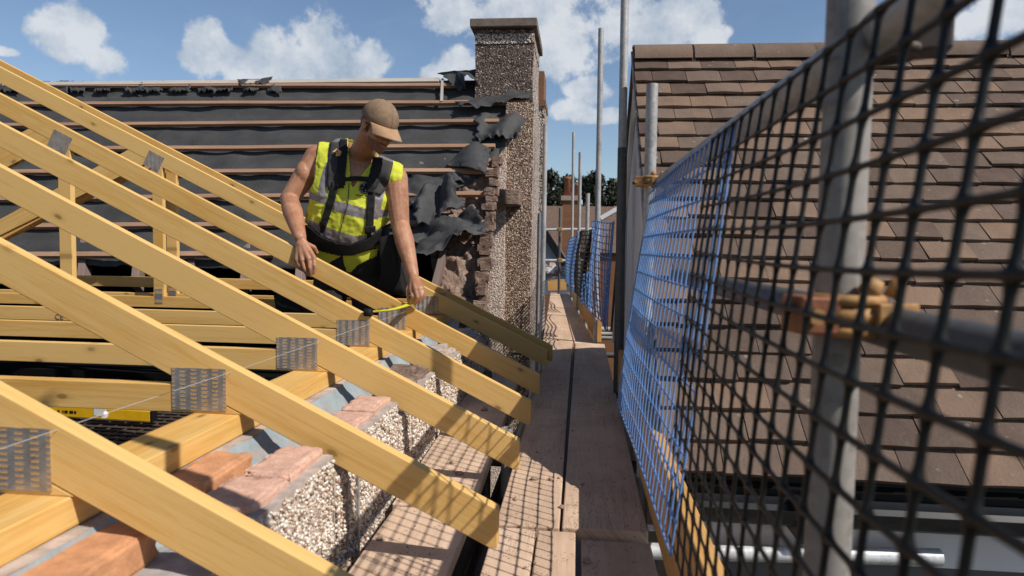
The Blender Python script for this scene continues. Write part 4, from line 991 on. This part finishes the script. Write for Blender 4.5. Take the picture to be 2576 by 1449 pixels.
# ------------------------------------------------------------------ trees on the skyline
def tree(px, pt, pb, rpx, Y, lab, n=4200):
    top = P(px, pt, Y=Y); bot = P(px, pb, Y=Y); rx = rpx*Y/FPX; g = np.random.default_rng(int(px))
    t = thing('broadleaf_tree', lab, 'tree', (bot.x, Y, -5.6), 'trees on the skyline')
    m = MB(); m.tube([(bot.x, Y, -5.6), (bot.x+.1, Y, -1), (bot.x, Y, (top.z+bot.z)/2), (top.x, Y, top.z-.4)], [.28, .22, .13, .03], 9)
    for k in range(7):
        a = k*.9; z = bot.z+(top.z-bot.z)*(.1+.1*k); m.tube([(bot.x, Y, z), (bot.x+math.cos(a)*rx*.7, Y+math.sin(a)*rx*.7, z+.7)], [.08, .02], 6)
    m.build('trunk', M_BARK, t, smooth=True)
    cl = []
    for k in range(26):
        z = g.uniform(0, 1); rr = rx*math.sqrt(max(.08, 1-(1.7*(z-.42))**2)); a = g.uniform(0, 2*math.pi); q = g.uniform(.3, 1)
        cl.append((bot.x+(top.x-bot.x)*z+math.cos(a)*rr*q, Y+math.sin(a)*rr*q, bot.z-1.0+(top.z-bot.z+1.0)*z*.93, g.uniform(.28, .6)*rx*.75))
    cl.append((top.x, Y, top.z-.3, rx*.25))
    V = []; per = n//len(cl)
    for (x, y, z, r) in cl:
        d = g.normal(size=(per, 3)); d /= np.linalg.norm(d, axis=1)[:, None]; d *= r*g.uniform(.55, 1.08, (per, 1)); c = d+np.array((x, y, z))
        s = g.uniform(.05, .12, (per, 1, 1)); V.append(c[:, None, :]+g.normal(size=(per, 3, 3))*s)
    V = np.concatenate(V); F = np.arange(len(V)*3).reshape(-1, 3)
    vf_mesh(V.reshape(-1, 3), F, 'crown', M_LEAF, t)
for a in [(1380, 428, 600, 52, 42, 'dark tree left of the far brick chimney'), (1428, 440, 600, 50, 46, 'dark tree directly behind the far chimney pots'), (1468, 446, 600, 44, 48, 'dark low tree between the far chimney and the tallest crown'),
          (1497, 430, 600, 48, 40, 'tallest dark tree right of the far chimney, with sky gaps'), (1540, 449, 600, 44, 44, 'dark tree behind the tallest scaffold tube'), (1335, 440, 600, 46, 46, 'dark tree mostly hidden by the chimney breast')]:
    tree(*a)

# ------------------------------------------------------------------ the man
def evaluate(o, name):
    dg = bpy.context.evaluated_depsgraph_get(); me = bpy.data.meshes.new_from_object(o.evaluated_get(dg)); me.name = name
    old = o.data; bpy.data.objects.remove(o); bpy.data.meshes.remove(old); return me
def fuse(m, name, voxel, it=4, fac=.5):
    "joins overlapping rounded solids into one continuous skin"
    me = bpy.data.meshes.new(name); me.from_pydata([tuple(v) for v in m.v], [], m.f)
    bm = bmesh.new(); bm.from_mesh(me); bmesh.ops.recalc_face_normals(bm, faces=bm.faces); bm.to_mesh(me); bm.free()
    o = bpy.data.objects.new(name, me); COL.objects.link(o)
    r = o.modifiers.new('r', 'REMESH'); r.mode = 'VOXEL'; r.voxel_size = voxel
    s = o.modifiers.new('s', 'SMOOTH'); s.factor = fac; s.iterations = it
    bpy.context.view_layer.update()
    me = evaluate(o, name); me.polygons.foreach_set('use_smooth', [True]*len(me.polygons)); return me
def Q(px, py, Y): return P(px, py, Y=Y)
MAN = thing('person', 'man in tan cap and yellow hi-vis vest bending over the rafters with a tape', 'person', Q(872, 1040, 3.86))
def section_loft(m, secs, grow=0, n=28, seam=None):
    "secs: (px, py, half width px, half depth m, Y, tilt deg)"
    rings = []
    for px, py, hw, dp, Y, tl in secs:
        c = Q(px, py, Y); e = Q(px+hw*math.cos(R(tl)), py+hw*math.sin(R(tl)), Y)-c; w_ = e.length+grow; e.normalize()
        b = Vector((.0, 1, 0)); b = (b-e*b.dot(e)).normalized(); d = dp+grow
        ring = []
        for k in range(n):
            a = 2*math.pi*k/n; ca, sa = math.cos(a), math.sin(a)
            p_ = 2.5; rr = (abs(ca)**p_+abs(sa)**p_)**(-1/p_)
            ring.append(c+e*w_*ca*rr+b*d*sa*rr)
        rings.append(ring)
    vs = [p for r in rings for p in r]; fs = []
    for i in range(len(rings)-1):
        for k in range(n): fs.append((i*n+k, i*n+(k+1) % n, (i+1)*n+(k+1) % n, (i+1)*n+k))
    fs += [tuple(range(n-1, -1, -1)), tuple(range((len(rings)-1)*n, len(rings)*n))]
    m.add(vs, fs)
TORSO = [(896, 372, 44, .050, 3.83, 14), (895, 392, 74, .080, 3.82, 15), (894, 418, 98, .105, 3.80, 15), (893, 450, 103, .122, 3.78, 14), (889, 490, 98, .132, 3.76, 11),
         (880, 530, 92, .138, 3.76, 7), (871, 570, 92, .146, 3.77, 4), (868, 610, 94, .150, 3.80, 2), (872, 650, 97, .140, 3.83, 2), (876, 690, 96, .125, 3.86, 2)]
# head frame
Fw = Vector((.66, -.56, -.52)).normalized(); Up = (Vector((.10, 0, 1))-Fw*Vector((.10, 0, 1)).dot(Fw)).normalized(); Rt = Fw.cross(Up).normalized()
HC = Q(954, 314, 3.60); HSC = 1.02
HR = Matrix((Rt, Fw, Up)).transposed()
def H(x, y, z): return HC + HR @ (Vector((x, y, z))*HSC)
def hell(m, c, rx, ry, rz): m.ell(H(*c), rx*HSC, ry*HSC, rz*HSC, rot=HR, nu=20, nv=14)
body = MB()
section_loft(body, TORSO)
# neck
body.capsule(Q(905, 400, 3.79), H(0, -.045, -.075), .072, .064)
body.capsule(Q(862, 378, 3.83), Q(925, 392, 3.80), .055, .060)
# head: skull, face, jaw, chin, nose, brow, ears, lips
hell(body, (0, -.012, .028), .076, .098, .088); hell(body, (0, .035, -.035), .064, .066, .085)
hell(body, (0, .050, -.083), .050, .050, .042); hell(body, (0, .080, -.104), .027, .024, .022)
body.capsule(H(0, .094, -.012), H(0, .119, -.046), .011, .015); hell(body, (0, .106, -.050), .019, .014, .010)
for sx in (-1, 1):
    hell(body, (sx*.030, .088, .006), .026, .012, .010); hell(body, (sx*.040, .072, -.038), .022, .020, .018)
    hell(body, (sx*.077, -.012, -.020), .010, .020, .033); hell(body, (sx*.084, -.020, -.004), .007, .013, .014); hell(body, (sx*.080, -.008, -.046), .008, .009, .012)
hell(body, (0, .099, -.071), .024, .010, .006); hell(body, (0, .096, -.082), .021, .010, .007)
# right arm (left in the picture): elbow out, hand on the rafter
RS_, RE, RW = Q(800, 398, 3.82), Q(727, 500, 3.74), Q(755, 598, 3.475)
body.capsule(Q(835, 405, 3.82), RS_, .079, .078); body.capsule(RS_, RS_.lerp(RE, .5), .078, .066); body.capsule(RS_.lerp(RE, .5), RE, .066, .051)
body.capsule(RE, RE.lerp(RW, .35), .050, .055); body.capsule(RE.lerp(RW, .35), RW, .055, .033)
body.ell(RS_.lerp(RE, .45)+Vector((.005, -.02, .01)), .052, .055, .075)
# left arm (right in the picture): hanging to the tape
LS_, LE, LW = Q(994, 450, 3.74), Q(1007, 566, 3.70), Q(1039, 690, 3.52)
body.capsule(Q(960, 440, 3.76), LS_, .074, .072); body.capsule(LS_, LS_.lerp(LE, .5), .071, .062); body.capsule(LS_.lerp(LE, .5), LE, .062, .051)
body.capsule(LE, LE.lerp(LW, .32), .050, .054); body.capsule(LE.lerp(LW, .32), LW, .054, .031)
# hands: flattened palm, four unequal bent fingers and a thumb each
def palm(w, kn, r0, r1):
    for k in kn: body.capsule(w, k, r0, r1)
def finger(pts, r):
    for i in range(len(pts)-1): body.capsule(pts[i], pts[i+1], r*(1-.09*i), r*(1-.09*(i+1)), n=10)
yk = 3.425
kn = [Q(747, 655, yk+.01), Q(760, 655, yk), Q(776, 652, yk), Q(790, 648, yk+.012)]
palm(RW, kn, .024, .0135); body.capsule(Q(757, 615, 3.46), Q(775, 640, 3.455), .024, .020)
for k, mid, tip, r in ((kn[0], Q(752, 668, 3.425), Q(761, 680, 3.438), .0098), (kn[1], Q(765, 675, 3.422), Q(772, 692, 3.438), .0112), (kn[2], Q(779, 674, 3.420), Q(781, 694, 3.438), .0115), (kn[3], Q(791, 668, 3.424), Q(789, 686, 3.438), .0108)):
    finger([k, mid, tip], r)
finger([Q(768, 612, 3.47), Q(790, 622, 3.505), Q(797, 636, 3.535)], .0135)
kn = [Q(1034, 726, 3.455), Q(1045, 727, 3.435), Q(1055, 727, 3.438), Q(1062, 724, 3.45)]
palm(LW, kn, .023, .0125)
finger([kn[0], Q(1037, 745, 3.43), Q(1034, 763, 3.448)], .0108); finger([kn[1], Q(1050, 747, 3.425), Q(1043, 765, 3.438)], .0110)
finger([kn[2], Q(1060, 744, 3.43), Q(1055, 760, 3.440)], .0106); finger([kn[3], Q(1066, 739, 3.44), Q(1063, 752, 3.448)], .0096)
finger([Q(1033, 706, 3.50), Q(1025, 728, 3.468), Q(1026, 746, 3.455), Q(1029, 762, 3.452)], .0120)
me = fuse(body, 'person', .0052, 3, .5); me.materials.append(M_SKIN); me.materials.append(M_STUB)
for p in me.polygons:
    c = (HR.transposed() @ (p.center-HC))/HSC
    if c.y > .02 and -.13 < c.z < -.058 and abs(c.x) < .075 and not (-.079 < c.z < -.073 and abs(c.x) < .02 and c.y > .1): p.material_index = 1
    if abs(c.x) < .072 and c.y < .05 and -.09 < c.z < .0 and c.y > -.02 and abs(c.x) > .058 and c.z > -.03 and False: p.material_index = 1
link('body', me, MAN)
# hair at the nape and temples
m = MB(); hell(m, (0, -.030, -.012), .080, .088, .060); me = fuse(m, 'hair', .006, 2)
bm = bmesh.new(); bm.from_mesh(me); bmesh.ops.delete(bm, geom=[f for f in bm.faces if (HR.transposed() @ (f.calc_center_median()-HC)).y > .005], context='FACES'); bm.to_mesh(me); bm.free()
me.materials.append(M_STUB); link('hair', me, MAN)
# glasses
m = MB()
for sx in (-1, 1):
    m.grid(lambda u, v, sx=sx: H(sx*(.006+.056*u), .116-.030*u*u, .006-.036*v-.004*u), 6, 4)
    m.tube([H(sx*.062, .088, -.002), H(sx*.078, .03, -.004), H(sx*.082, -.02, -.006)], .0024, 6)
m.tube([H(-.008, .117, .002), H(.008, .117, .002)], .003, 6)
m.build('sunglasses', M_GLASS, MAN, smooth=True, solid=.0025)
# eyes behind the lenses
for sx in (-1, 1):
    m = MB(); hell(m, (sx*.031, .082, -.010), .012, .012, .010); m.build('eye', M_WHITE, MAN, smooth=True)
# cap: dome of six panels, button, band and curved peak
m = MB()
def dome(u, v):
    a = 2*math.pi*u; th = (math.pi/2)*1.10*v; seam = 1-.012*math.exp(-((a*6/(2*math.pi)) % 1-.5)**2/.004)
    r = math.sin(min(th, math.pi/2)); z = math.cos(th)
    x = .088*r*math.sin(a)*seam; y = -.012+.112*r*math.cos(a)*seam; zz = .030+.095*z*(1 if z > 0 else .25)-.035*(1-v)*0
    if v > .9: zz -= .010*(1-math.cos(a))*.5
    pn = fb((x*20, y*20, zz*20), 1)*.0025
    return H(x*(1+pn*8), y*(1+pn*6), zz+.012*math.cos(a)*0+pn)
m.grid(dome, 48, 20); cap = m.build('cap', M_CAPF, MAN, smooth=True, solid=.003)
m = MB(); m.ell(H(0, -.012, .127), .008, .008, .005, rot=HR); m.build('button', M_CAPF, cap, smooth=True)
m = MB()
def peak(u, v):
    s = (u-.5)*2; a = s*1.15
    base = Vector((.087*math.sin(a), -.010+.112*math.cos(a), .022-.012*(1-math.cos(a))))
    L_ = .094*(1-.55*s*s)
    return H(base.x*(1+.04*v), base.y+L_*v, base.z-.016*v-.024*s*s*v-.010*v*v)
m.grid(peak, 24, 8); m.build('peak', M_BRIMF, cap, smooth=True, solid=.004)
m = MB(); m.grid(lambda u, v: H(-.093-.0005, .01+.045*u, .068-.028*v+.006*math.sin(6*u)), 6, 4); 
# trousers, boots
m = MB()
section_loft(m, [(868, 625, 92, .145, 3.80, 2), (873, 655, 98, .142, 3.83, 2), (877, 690, 98, .130, 3.86, 2)], .006)
for (a, b, c, d) in ((Q(836, 690, 3.86), Q(818, 850, 3.76), Q(822, 1010, 3.88), 1), (Q(918, 690, 3.86), Q(935, 850, 3.74), Q(938, 1010, 3.86), 1)):
    m.capsule(a, b, .104, .078); m.capsule(b, c, .076, .060); m.capsule(c, c+Vector((0, 0, -.04)), .062, .064)
for v in m.v: v += Vector((fb(v, 14), fb(v+Vector((5, 5, 5)), 14), 0))*.008
me = fuse(m, 'trousers', .009, 3); me.materials.append(M_TROUS); link('trousers', me, MAN)
for a in (Q(822, 1010, 3.88), Q(938, 1010, 3.86)):
    m = MB(); z = -1.06; m.capsule((a.x, a.y, z+.10), (a.x, a.y, z+.05), .055, .05); m.capsule((a.x, a.y, z+.045), (a.x, a.y-.15, z+.04), .045, .04)
    me = fuse(m, 'boot', .01, 3); me.materials.append(M_STRAP); link('boot', me, MAN)
# vest: a grown copy of the torso, cut to neckline, armholes and hem
def inpoly(x, y, pl):
    c = False; j = len(pl)-1
    for i in range(len(pl)):
        (xi, yi), (xj, yj) = pl[i], pl[j]
        if (yi > y) != (yj > y) and x < (xj-xi)*(y-yi)/(yj-yi)+xi: c = not c
        j = i
    return c
vm = MB(); section_loft(vm, TORSO, .013, 36)
vm.capsule(Q(842, 396, 3.82), Q(812, 396, 3.82), .082, .085); vm.capsule(Q(955, 430, 3.76), Q(992, 447, 3.745), .081, .080)
vm.capsule(Q(858, 378, 3.83), Q(905, 384, 3.82), .066, .066)
for v in vm.v: v += Vector((0, -1, .2))*.014*fb((v.x*12, v.y*4, v.z*15), 1)
vme = fuse(vm, 'vest', .0062, 3)
NRM = [v_.normal.copy() for v_ in vme.vertices]
for v_ in vme.vertices:   # creases pulled down towards the belt and out from the armholes
    c = v_.co; q = (c.x*5+c.z*9+.9*fb(c*5, 1)); v_.co = c+NRM[v_.index]*(.006*max(0, math.sin(q*6))**3*(.5+fb(c*6+Vector((3, 0, 0)), 1))+.004*fb(c*22, 1))
VB = lambda me: BVHTree.FromPolygons([v.co for v in me.vertices], [p.vertices for p in me.polygons])
VBVH = VB(vme)
def Z2(x, y): return (684+.2777*x, 322+.2777*y)         # picture position from a close-up of the torso
NECK = [Z2(700, -40), Z2(690, 80), Z2(712, 440), Z2(730, 545), Z2(800, 440), Z2(945, 262), Z2(1010, 100), Z2(1010, -80)]
HEM = [Z2(*p) for p in ((250, 800), (330, 880), (455, 985), (600, 1040), (720, 1055), (860, 1005), (1010, 900), (1090, 800))]
ARM_R = [Z2(*p) for p in ((200, -100), (437, 60), (425, 130), (398, 300), (388, 470), (345, 560), (335, 700), (100, 700))]
ARM_L = [Z2(*p) for p in ((1190, 250), (1188, 345), (1184, 440), (1122, 605), (1062, 700), (1040, 800), (1250, 900), (1400, 250))]
B1 = [Z2(*p) for p in ((320, 560), (410, 600), (480, 690), (560, 655), (672, 680), (860, 735), (1060, 740), (1060, 800), (920, 815), (860, 828), (660, 785), (545, 735), (470, 695), (400, 660), (320, 640))]
B2 = [Z2(*p) for p in ((300, 820), (420, 860), (500, 900), (620, 940), (760, 980), (850, 975), (1000, 890), (1100, 1100), (300, 1100))]
V1 = [Z2(*p) for p in ((525, 40), (700, 40), (700, 70), (640, 120), (560, 300), (500, 480), (495, 690), (430, 660), (420, 560), (450, 430), (500, 300), (520, 150))]
V2 = [Z2(*p) for p in ((950, 190), (1105, 270), (1060, 470), (1010, 620), (960, 830), (870, 830), (900, 600), (930, 500), (985, 350))]
def cutmesh(me, keep, name, mats, index, parent, solid, grow=None):
    bm = bmesh.new(); bm.from_mesh(me); bm.faces.ensure_lookup_table()
    kill = []
    for f in bm.faces:
        c = f.calc_center_median(); x, y = proj(c); front = f.normal.y < .15
        if not keep(x, y, front, c): kill.append(f)
        else: f.material_index = index(x, y, front)
    bmesh.ops.delete(bm, geom=kill, context='FACES')
    if grow:
        bm.normal_update()
        for v in bm.verts: v.co += v.normal*grow
    # soften the cut border
    bmesh.ops.smooth_vert(bm, verts=[v for v in bm.verts if any(e.is_boundary for e in v.link_edges)], factor=.5, use_axis_x=True, use_axis_y=True, use_axis_z=True)
    bmesh.ops.smooth_vert(bm, verts=[v for v in bm.verts if any(e.is_boundary for e in v.link_edges)], factor=.5, use_axis_x=True, use_axis_y=True, use_axis_z=True)
    me2 = bpy.data.meshes.new(name); bm.to_mesh(me2); bm.free()
    for m_ in mats: me2.materials.append(m_)
    return link(name, me2, parent, solid=solid)
hx = [p[0] for p in HEM]; hy = [p[1] for p in HEM]
def vest_keep(x, y, front, c):
    if inpoly(x, y, ARM_R) or inpoly(x, y, ARM_L): return False
    if x < 797 and y < 440 and not front and x < 790: return False
    if front and inpoly(x, y, NECK): return False
    if not front and y < 352: return False
    return y < np.interp(x, hx, hy)
def vest_idx(x, y, front):
    if inpoly(x, y, B1) or inpoly(x, y, B2): return 1
    if front and (inpoly(x, y, V1) or inpoly(x, y, V2)): return 1
    return 0
vest = cutmesh(vme, vest_keep, 'vest', [M_HIVIS, M_REFL], vest_idx, MAN, .003)
def on_body(px, py, h=.006, bvh=None, Yd=3.7):
    d = ray(px, py).normalized(); hit = (bvh or VBVH).ray_cast(Vector((0, 0, 0)), d)
    if hit[0] is None: return None
    return hit[0]+hit[1]*h*.6-d*h*.6
def ribbon(name, pts, mt, parent, h=.008, th=.006, n=26, bvh=None, taper=None):
    "a strap: centre line of (px, py, half width px) laid on the vest"
    P_ = [Z2(*p[:2])+(p[2]*.2777,) for p in pts]; rows = []
    L_ = [0]
    for a, b in zip(P_[:-1], P_[1:]): L_.append(L_[-1]+math.hypot(b[0]-a[0], b[1]-a[1]))
    for i in range(n+1):
        s = L_[-1]*i/n; x, y, w_ = (float(np.interp(s, L_, [p[k] for p in P_])) for k in range(3))
        e = .02*L_[-1]; x2, y2 = (float(np.interp(min(s+e, L_[-1]), L_, [p[k] for p in P_])) for k in (0, 1)); x1, y1 = (float(np.interp(max(s-e, 0), L_, [p[k] for p in P_])) for k in (0, 1))
        dx, dy = x2-x1, y2-y1; l = math.hypot(dx, dy) or 1; nx, ny = -dy/l, dx/l
        row = [on_body(x+nx*w_*q, y+ny*w_*q, h) for q in (-1, -.6, -.2, .2, .6, 1)]
        if all(r is not None for r in row): rows.append(row)
    m = MB(); vs = [p for r in rows for p in r]; k = 6
    m.add(vs, [(i*k+j, i*k+j+1, (i+1)*k+j+1, (i+1)*k+j) for i in range(len(rows)-1) for j in range(k-1)])
    return m.build(name, mt, parent, smooth=True, solid=th)
BR = thing('tool_braces', 'x', 'x'); bpy.data.objects.remove(BR)
ST = ribbon('brace_pad', [(612, 40, 66), (608, 120, 74), (598, 260, 80), (585, 400, 84), (578, 520, 86), (590, 552, 60)], M_STRAPG, MAN, .012, .010)
ribbon('brace_edge', [(660, 60, 30), (650, 200, 36), (632, 400, 40), (620, 545, 36)], M_STRAP, ST, .020, .004)
ST2 = ribbon('brace_pad', [(1040, 205, 62), (1030, 290, 74), (985, 420, 88), (945, 530, 86), (925, 590, 62)], M_STRAPG, MAN, .012, .010)
ribbon('brace_edge', [(965, 280, 40), (945, 400, 46), (905, 520, 48), (890, 590, 30)], M_STRAP, ST2, .020, .004)
ribbon('webbing_strap', [(575, 500, 32), (545, 640, 33), (505, 770, 32), (472, 870, 30), (455, 945, 14)], M_STRAP, MAN, .012, .004)
ribbon('webbing_strap', [(905, 560, 34), (893, 720, 33), (882, 880, 32), (875, 990, 15)], M_STRAP, MAN, .012, .004)
ribbon('chest_strap', [(640, 468, 16), (750, 462, 17), (880, 470, 17)], M_STRAP, MAN, .018, .005)
ribbon('buckle', [(840, 918, 28), (925, 912, 28)], M_STRAP, MAN, .022, .006)
ribbon('buckle', [(440, 868, 22), (500, 872, 22)], M_STRAP, MAN, .020, .006)
ribbon('zip', [(700, 500, 3), (690, 690, 3), (640, 860, 3), (598, 1035, 3)], M_STRAPG, vest, .007, .002)
# prints: the gold house mark on the pad, the round badge, a line of small print
def decal(name, polys, mt, parent, h):
    m = MB()
    for pl in polys:
        pts = [on_body(*Z2(*p), h) for p in pl]
        if all(p is not None for p in pts): m.add(pts, [tuple(range(len(pts)))])
    return m.build(name, mt, parent, solid=.0015)
decal('gold_mark', [[(555, 240), (598, 206), (638, 236), (618, 238), (598, 222), (582, 238)], [(588, 240), (636, 240), (636, 252), (588, 252)], [(588, 258), (634, 256), (634, 264), (588, 266)], [(588, 270), (632, 268), (632, 276), (588, 276)], [(588, 240), (598, 240), (598, 276), (588, 276)]], M_LOGO, ST, .034)
decal('gold_piping', [[(1076, 322), (1104, 278), (1110, 284), (1084, 326)]], M_LOGO, ST2, .034)
cir = lambda r, r2=0: [(840+r*math.cos(a), 545+r*math.sin(a)*1.05) for a in np.linspace(0, 2*math.pi, 28, endpoint=False)]
decal('badge', [cir(50)], M_STRAP, vest, .008)
c1, c2 = cir(46), cir(41); decal('badge_ring', [[c1[i], c1[(i+1) % 28], c2[(i+1) % 28], c2[i]] for i in range(28)], M_REFL, vest, .012)
decal('badge_mark', [[(822, 505), (832, 505), (840, 525), (834, 530)], [(846, 560), (856, 565), (850, 578), (842, 572)], [(810, 545), (822, 540), (824, 548), (812, 552)]], M_REFL, vest, .012)
decal('small_print', [[(768+x, 602+y), (768+x+w_, 602+y+1.5), (768+x+w_, 612+y+1.5), (768+x, 612+y)] for x, y, w_ in ((0, 0, 6), (9, 2, 5), (17, 3, 7), (27, 5, 4), (34, 6, 7), (46, 8, 7), (56, 10, 6), (65, 12, 4), (72, 13, 7), (82, 15, 7))], M_STRAP, vest, .009)
# belt and pouches
BT = [Z2(*p) for p in ((270, 875), (330, 890), (455, 990), (600, 1045), (720, 1060), (860, 1010), (1000, 905), (1090, 850))]
BB = [Z2(*p) for p in ((270, 1010), (330, 1040), (440, 1110), (600, 1150), (740, 1150), (900, 1095), (1000, 1010), (1090, 960))]
tx, ty, by = [p[0] for p in BT], [p[1] for p in BT], [p[1] for p in BB]
bx = [p[0] for p in BB]
bm_ = MB(); section_loft(bm_, TORSO, .022, 36); bme = fuse(bm_, 'belt', .0062, 3)
cutmesh(bme, lambda x, y, fr, c: (np.interp(x, tx, ty)-2 < y < np.interp(x, bx, by)) if fr else 590 < y < 630, 'tool_belt', [M_STRAP], lambda *a: 0, MAN, .010)
# shirt tails of the vest under the belt
T1_ = [Z2(*p) for p in ((400, 1060), (620, 1130), (628, 1160), (510, 1228), (420, 1195), (400, 1150))]
T2_ = [Z2(*p) for p in ((630, 1130), (760, 1130), (965, 1085), (950, 1160), (830, 1215), (770, 1250), (720, 1308), (672, 1302))]
tm = MB(); section_loft(tm, TORSO, .016, 36)
for v in tm.v: v += Vector((0, -1, .1))*.012*fb((v.x*12, v.y*4, v.z*9), 1)
tme = fuse(tm, 'tail', .0062, 3)
cutmesh(tme, lambda x, y, fr, c: fr and (inpoly(x, y, T1_) or inpoly(x, y, T2_)), 'vest_tail', [M_HIVIS], lambda *a: 0, MAN, .003)
def pouch(name, quad, Y0, depth, mt, amp=.008):
    m = MB(); q = [Q(x, y, Y0) for x, y in quad]; b = [p+Vector((.02, depth, 0)) for p in q]; 
    mm = MB()
    for a in ((q[0], q[1], q[2], q[3]), (b[0], b[1], b[2], b[3]), (q[0], q[1], b[1], b[0]), (q[1], q[2], b[2], b[1]), (q[2], q[3], b[3], b[2]), (q[3], q[0], b[0], b[3])):
        mm.grid(lambda u, v, a=a: a[0]*(1-u)*(1-v)+a[1]*u*(1-v)+a[2]*u*v+a[3]*(1-u)*v, 8, 8)
    for v in mm.v: v += Vector((fb(v, 12), fb(v+Vector((3, 3, 3)), 12), 0))*amp
    me = fuse_hull(mm, name); me.materials.append(mt); return link(name, me, MAN)
def fuse_hull(mm, name):
    me = bpy.data.meshes.new(name); me.from_pydata([tuple(v) for v in mm.v], [], mm.f)
    bm = bmesh.new(); bm.from_mesh(me); bmesh.ops.remove_doubles(bm, verts=bm.verts, dist=.004); bmesh.ops.recalc_face_normals(bm, faces=bm.faces); bmesh.ops.smooth_vert(bm, verts=bm.verts, factor=.5, use_axis_x=True, use_axis_y=True, use_axis_z=True)
    bm.to_mesh(me); bm.free(); me.polygons.foreach_set('use_smooth', [True]*len(me.polygons)); return me
pouch('tool_pouch', [(952, 596), (985, 588), (1020, 742), (958, 742)], 3.66, .14, M_STRAP)
pouch('tool_pouch', [(985, 600), (1000, 625), (1034, 735), (1005, 748)], 3.70, .16, M_TROUS)
pouch('tool_pouch', [(684, 740), (735, 745), (790, 830), (700, 835)], 3.80, .12, M_STRAP)

# ------------------------------------------------------------------ the tape measure he holds
def tape():
    a = Q(929, 800, 2.852); b = Q(1034, 766, 3.455)
    a.z = ztop(a.x)+.004; b.z = ztop(b.x)+.006
    t = thing('tape_measure', 'bright yellow tape laid across two rafter tops under the man\'s fingers', 'tape measure', a)
    d = (b-a).normalized(); sd = d.cross(Vector((0, 0, 1))).normalized(); m = MB()
    def f(u, v): 
        s = (v-.5)*2; return a+(b-a)*u+sd*s*.020+Vector((0, 0, .006*s*s-.010*math.sin(math.pi*u)+.012))
    m.grid(f, 24, 8); m.build('blade', M_TAPE, t, smooth=True, solid=.001)
    m = MB()
    for k in range(26):
        p = a+(b-a)*((k+.5)/26); L_ = .008 if k % 5 else .022; h = Vector((0, 0, .0165-.010*math.sin(math.pi*(k+.5)/26)+.0035))
        m.hexa([p+h+sd*(-.019)+d*-.0009, p+h+sd*(-.019+L_)+d*-.0009, p+h+sd*(-.019+L_)+d*.0009, p+h+sd*(-.019)+d*.0009]+[p+h+Vector((0, 0, .0008))+sd*(-.019)+d*-.0009, p+h+Vector((0, 0, .0008))+sd*(-.019+L_)+d*-.0009, p+h+Vector((0, 0, .0008))+sd*(-.019+L_)+d*.0009, p+h+Vector((0, 0, .0008))+sd*(-.019)+d*.0009])
    m.build('scale_mark', M_STRAP, t)
    c = a-d*.012+Vector((0, 0, .012)); m = MB(); m.tube([c-sd*.017, c-sd*.016, c+sd*.016, c+sd*.017], [.013, .0165, .0165, .013], 18); m.build('rolled_end', M_STRAP, t, smooth=True)
    m = MB(); m.tube([c-sd*.0175, c-sd*.019], .006, 10); m.build('hook_rivet', M_COUP, t)
tape()
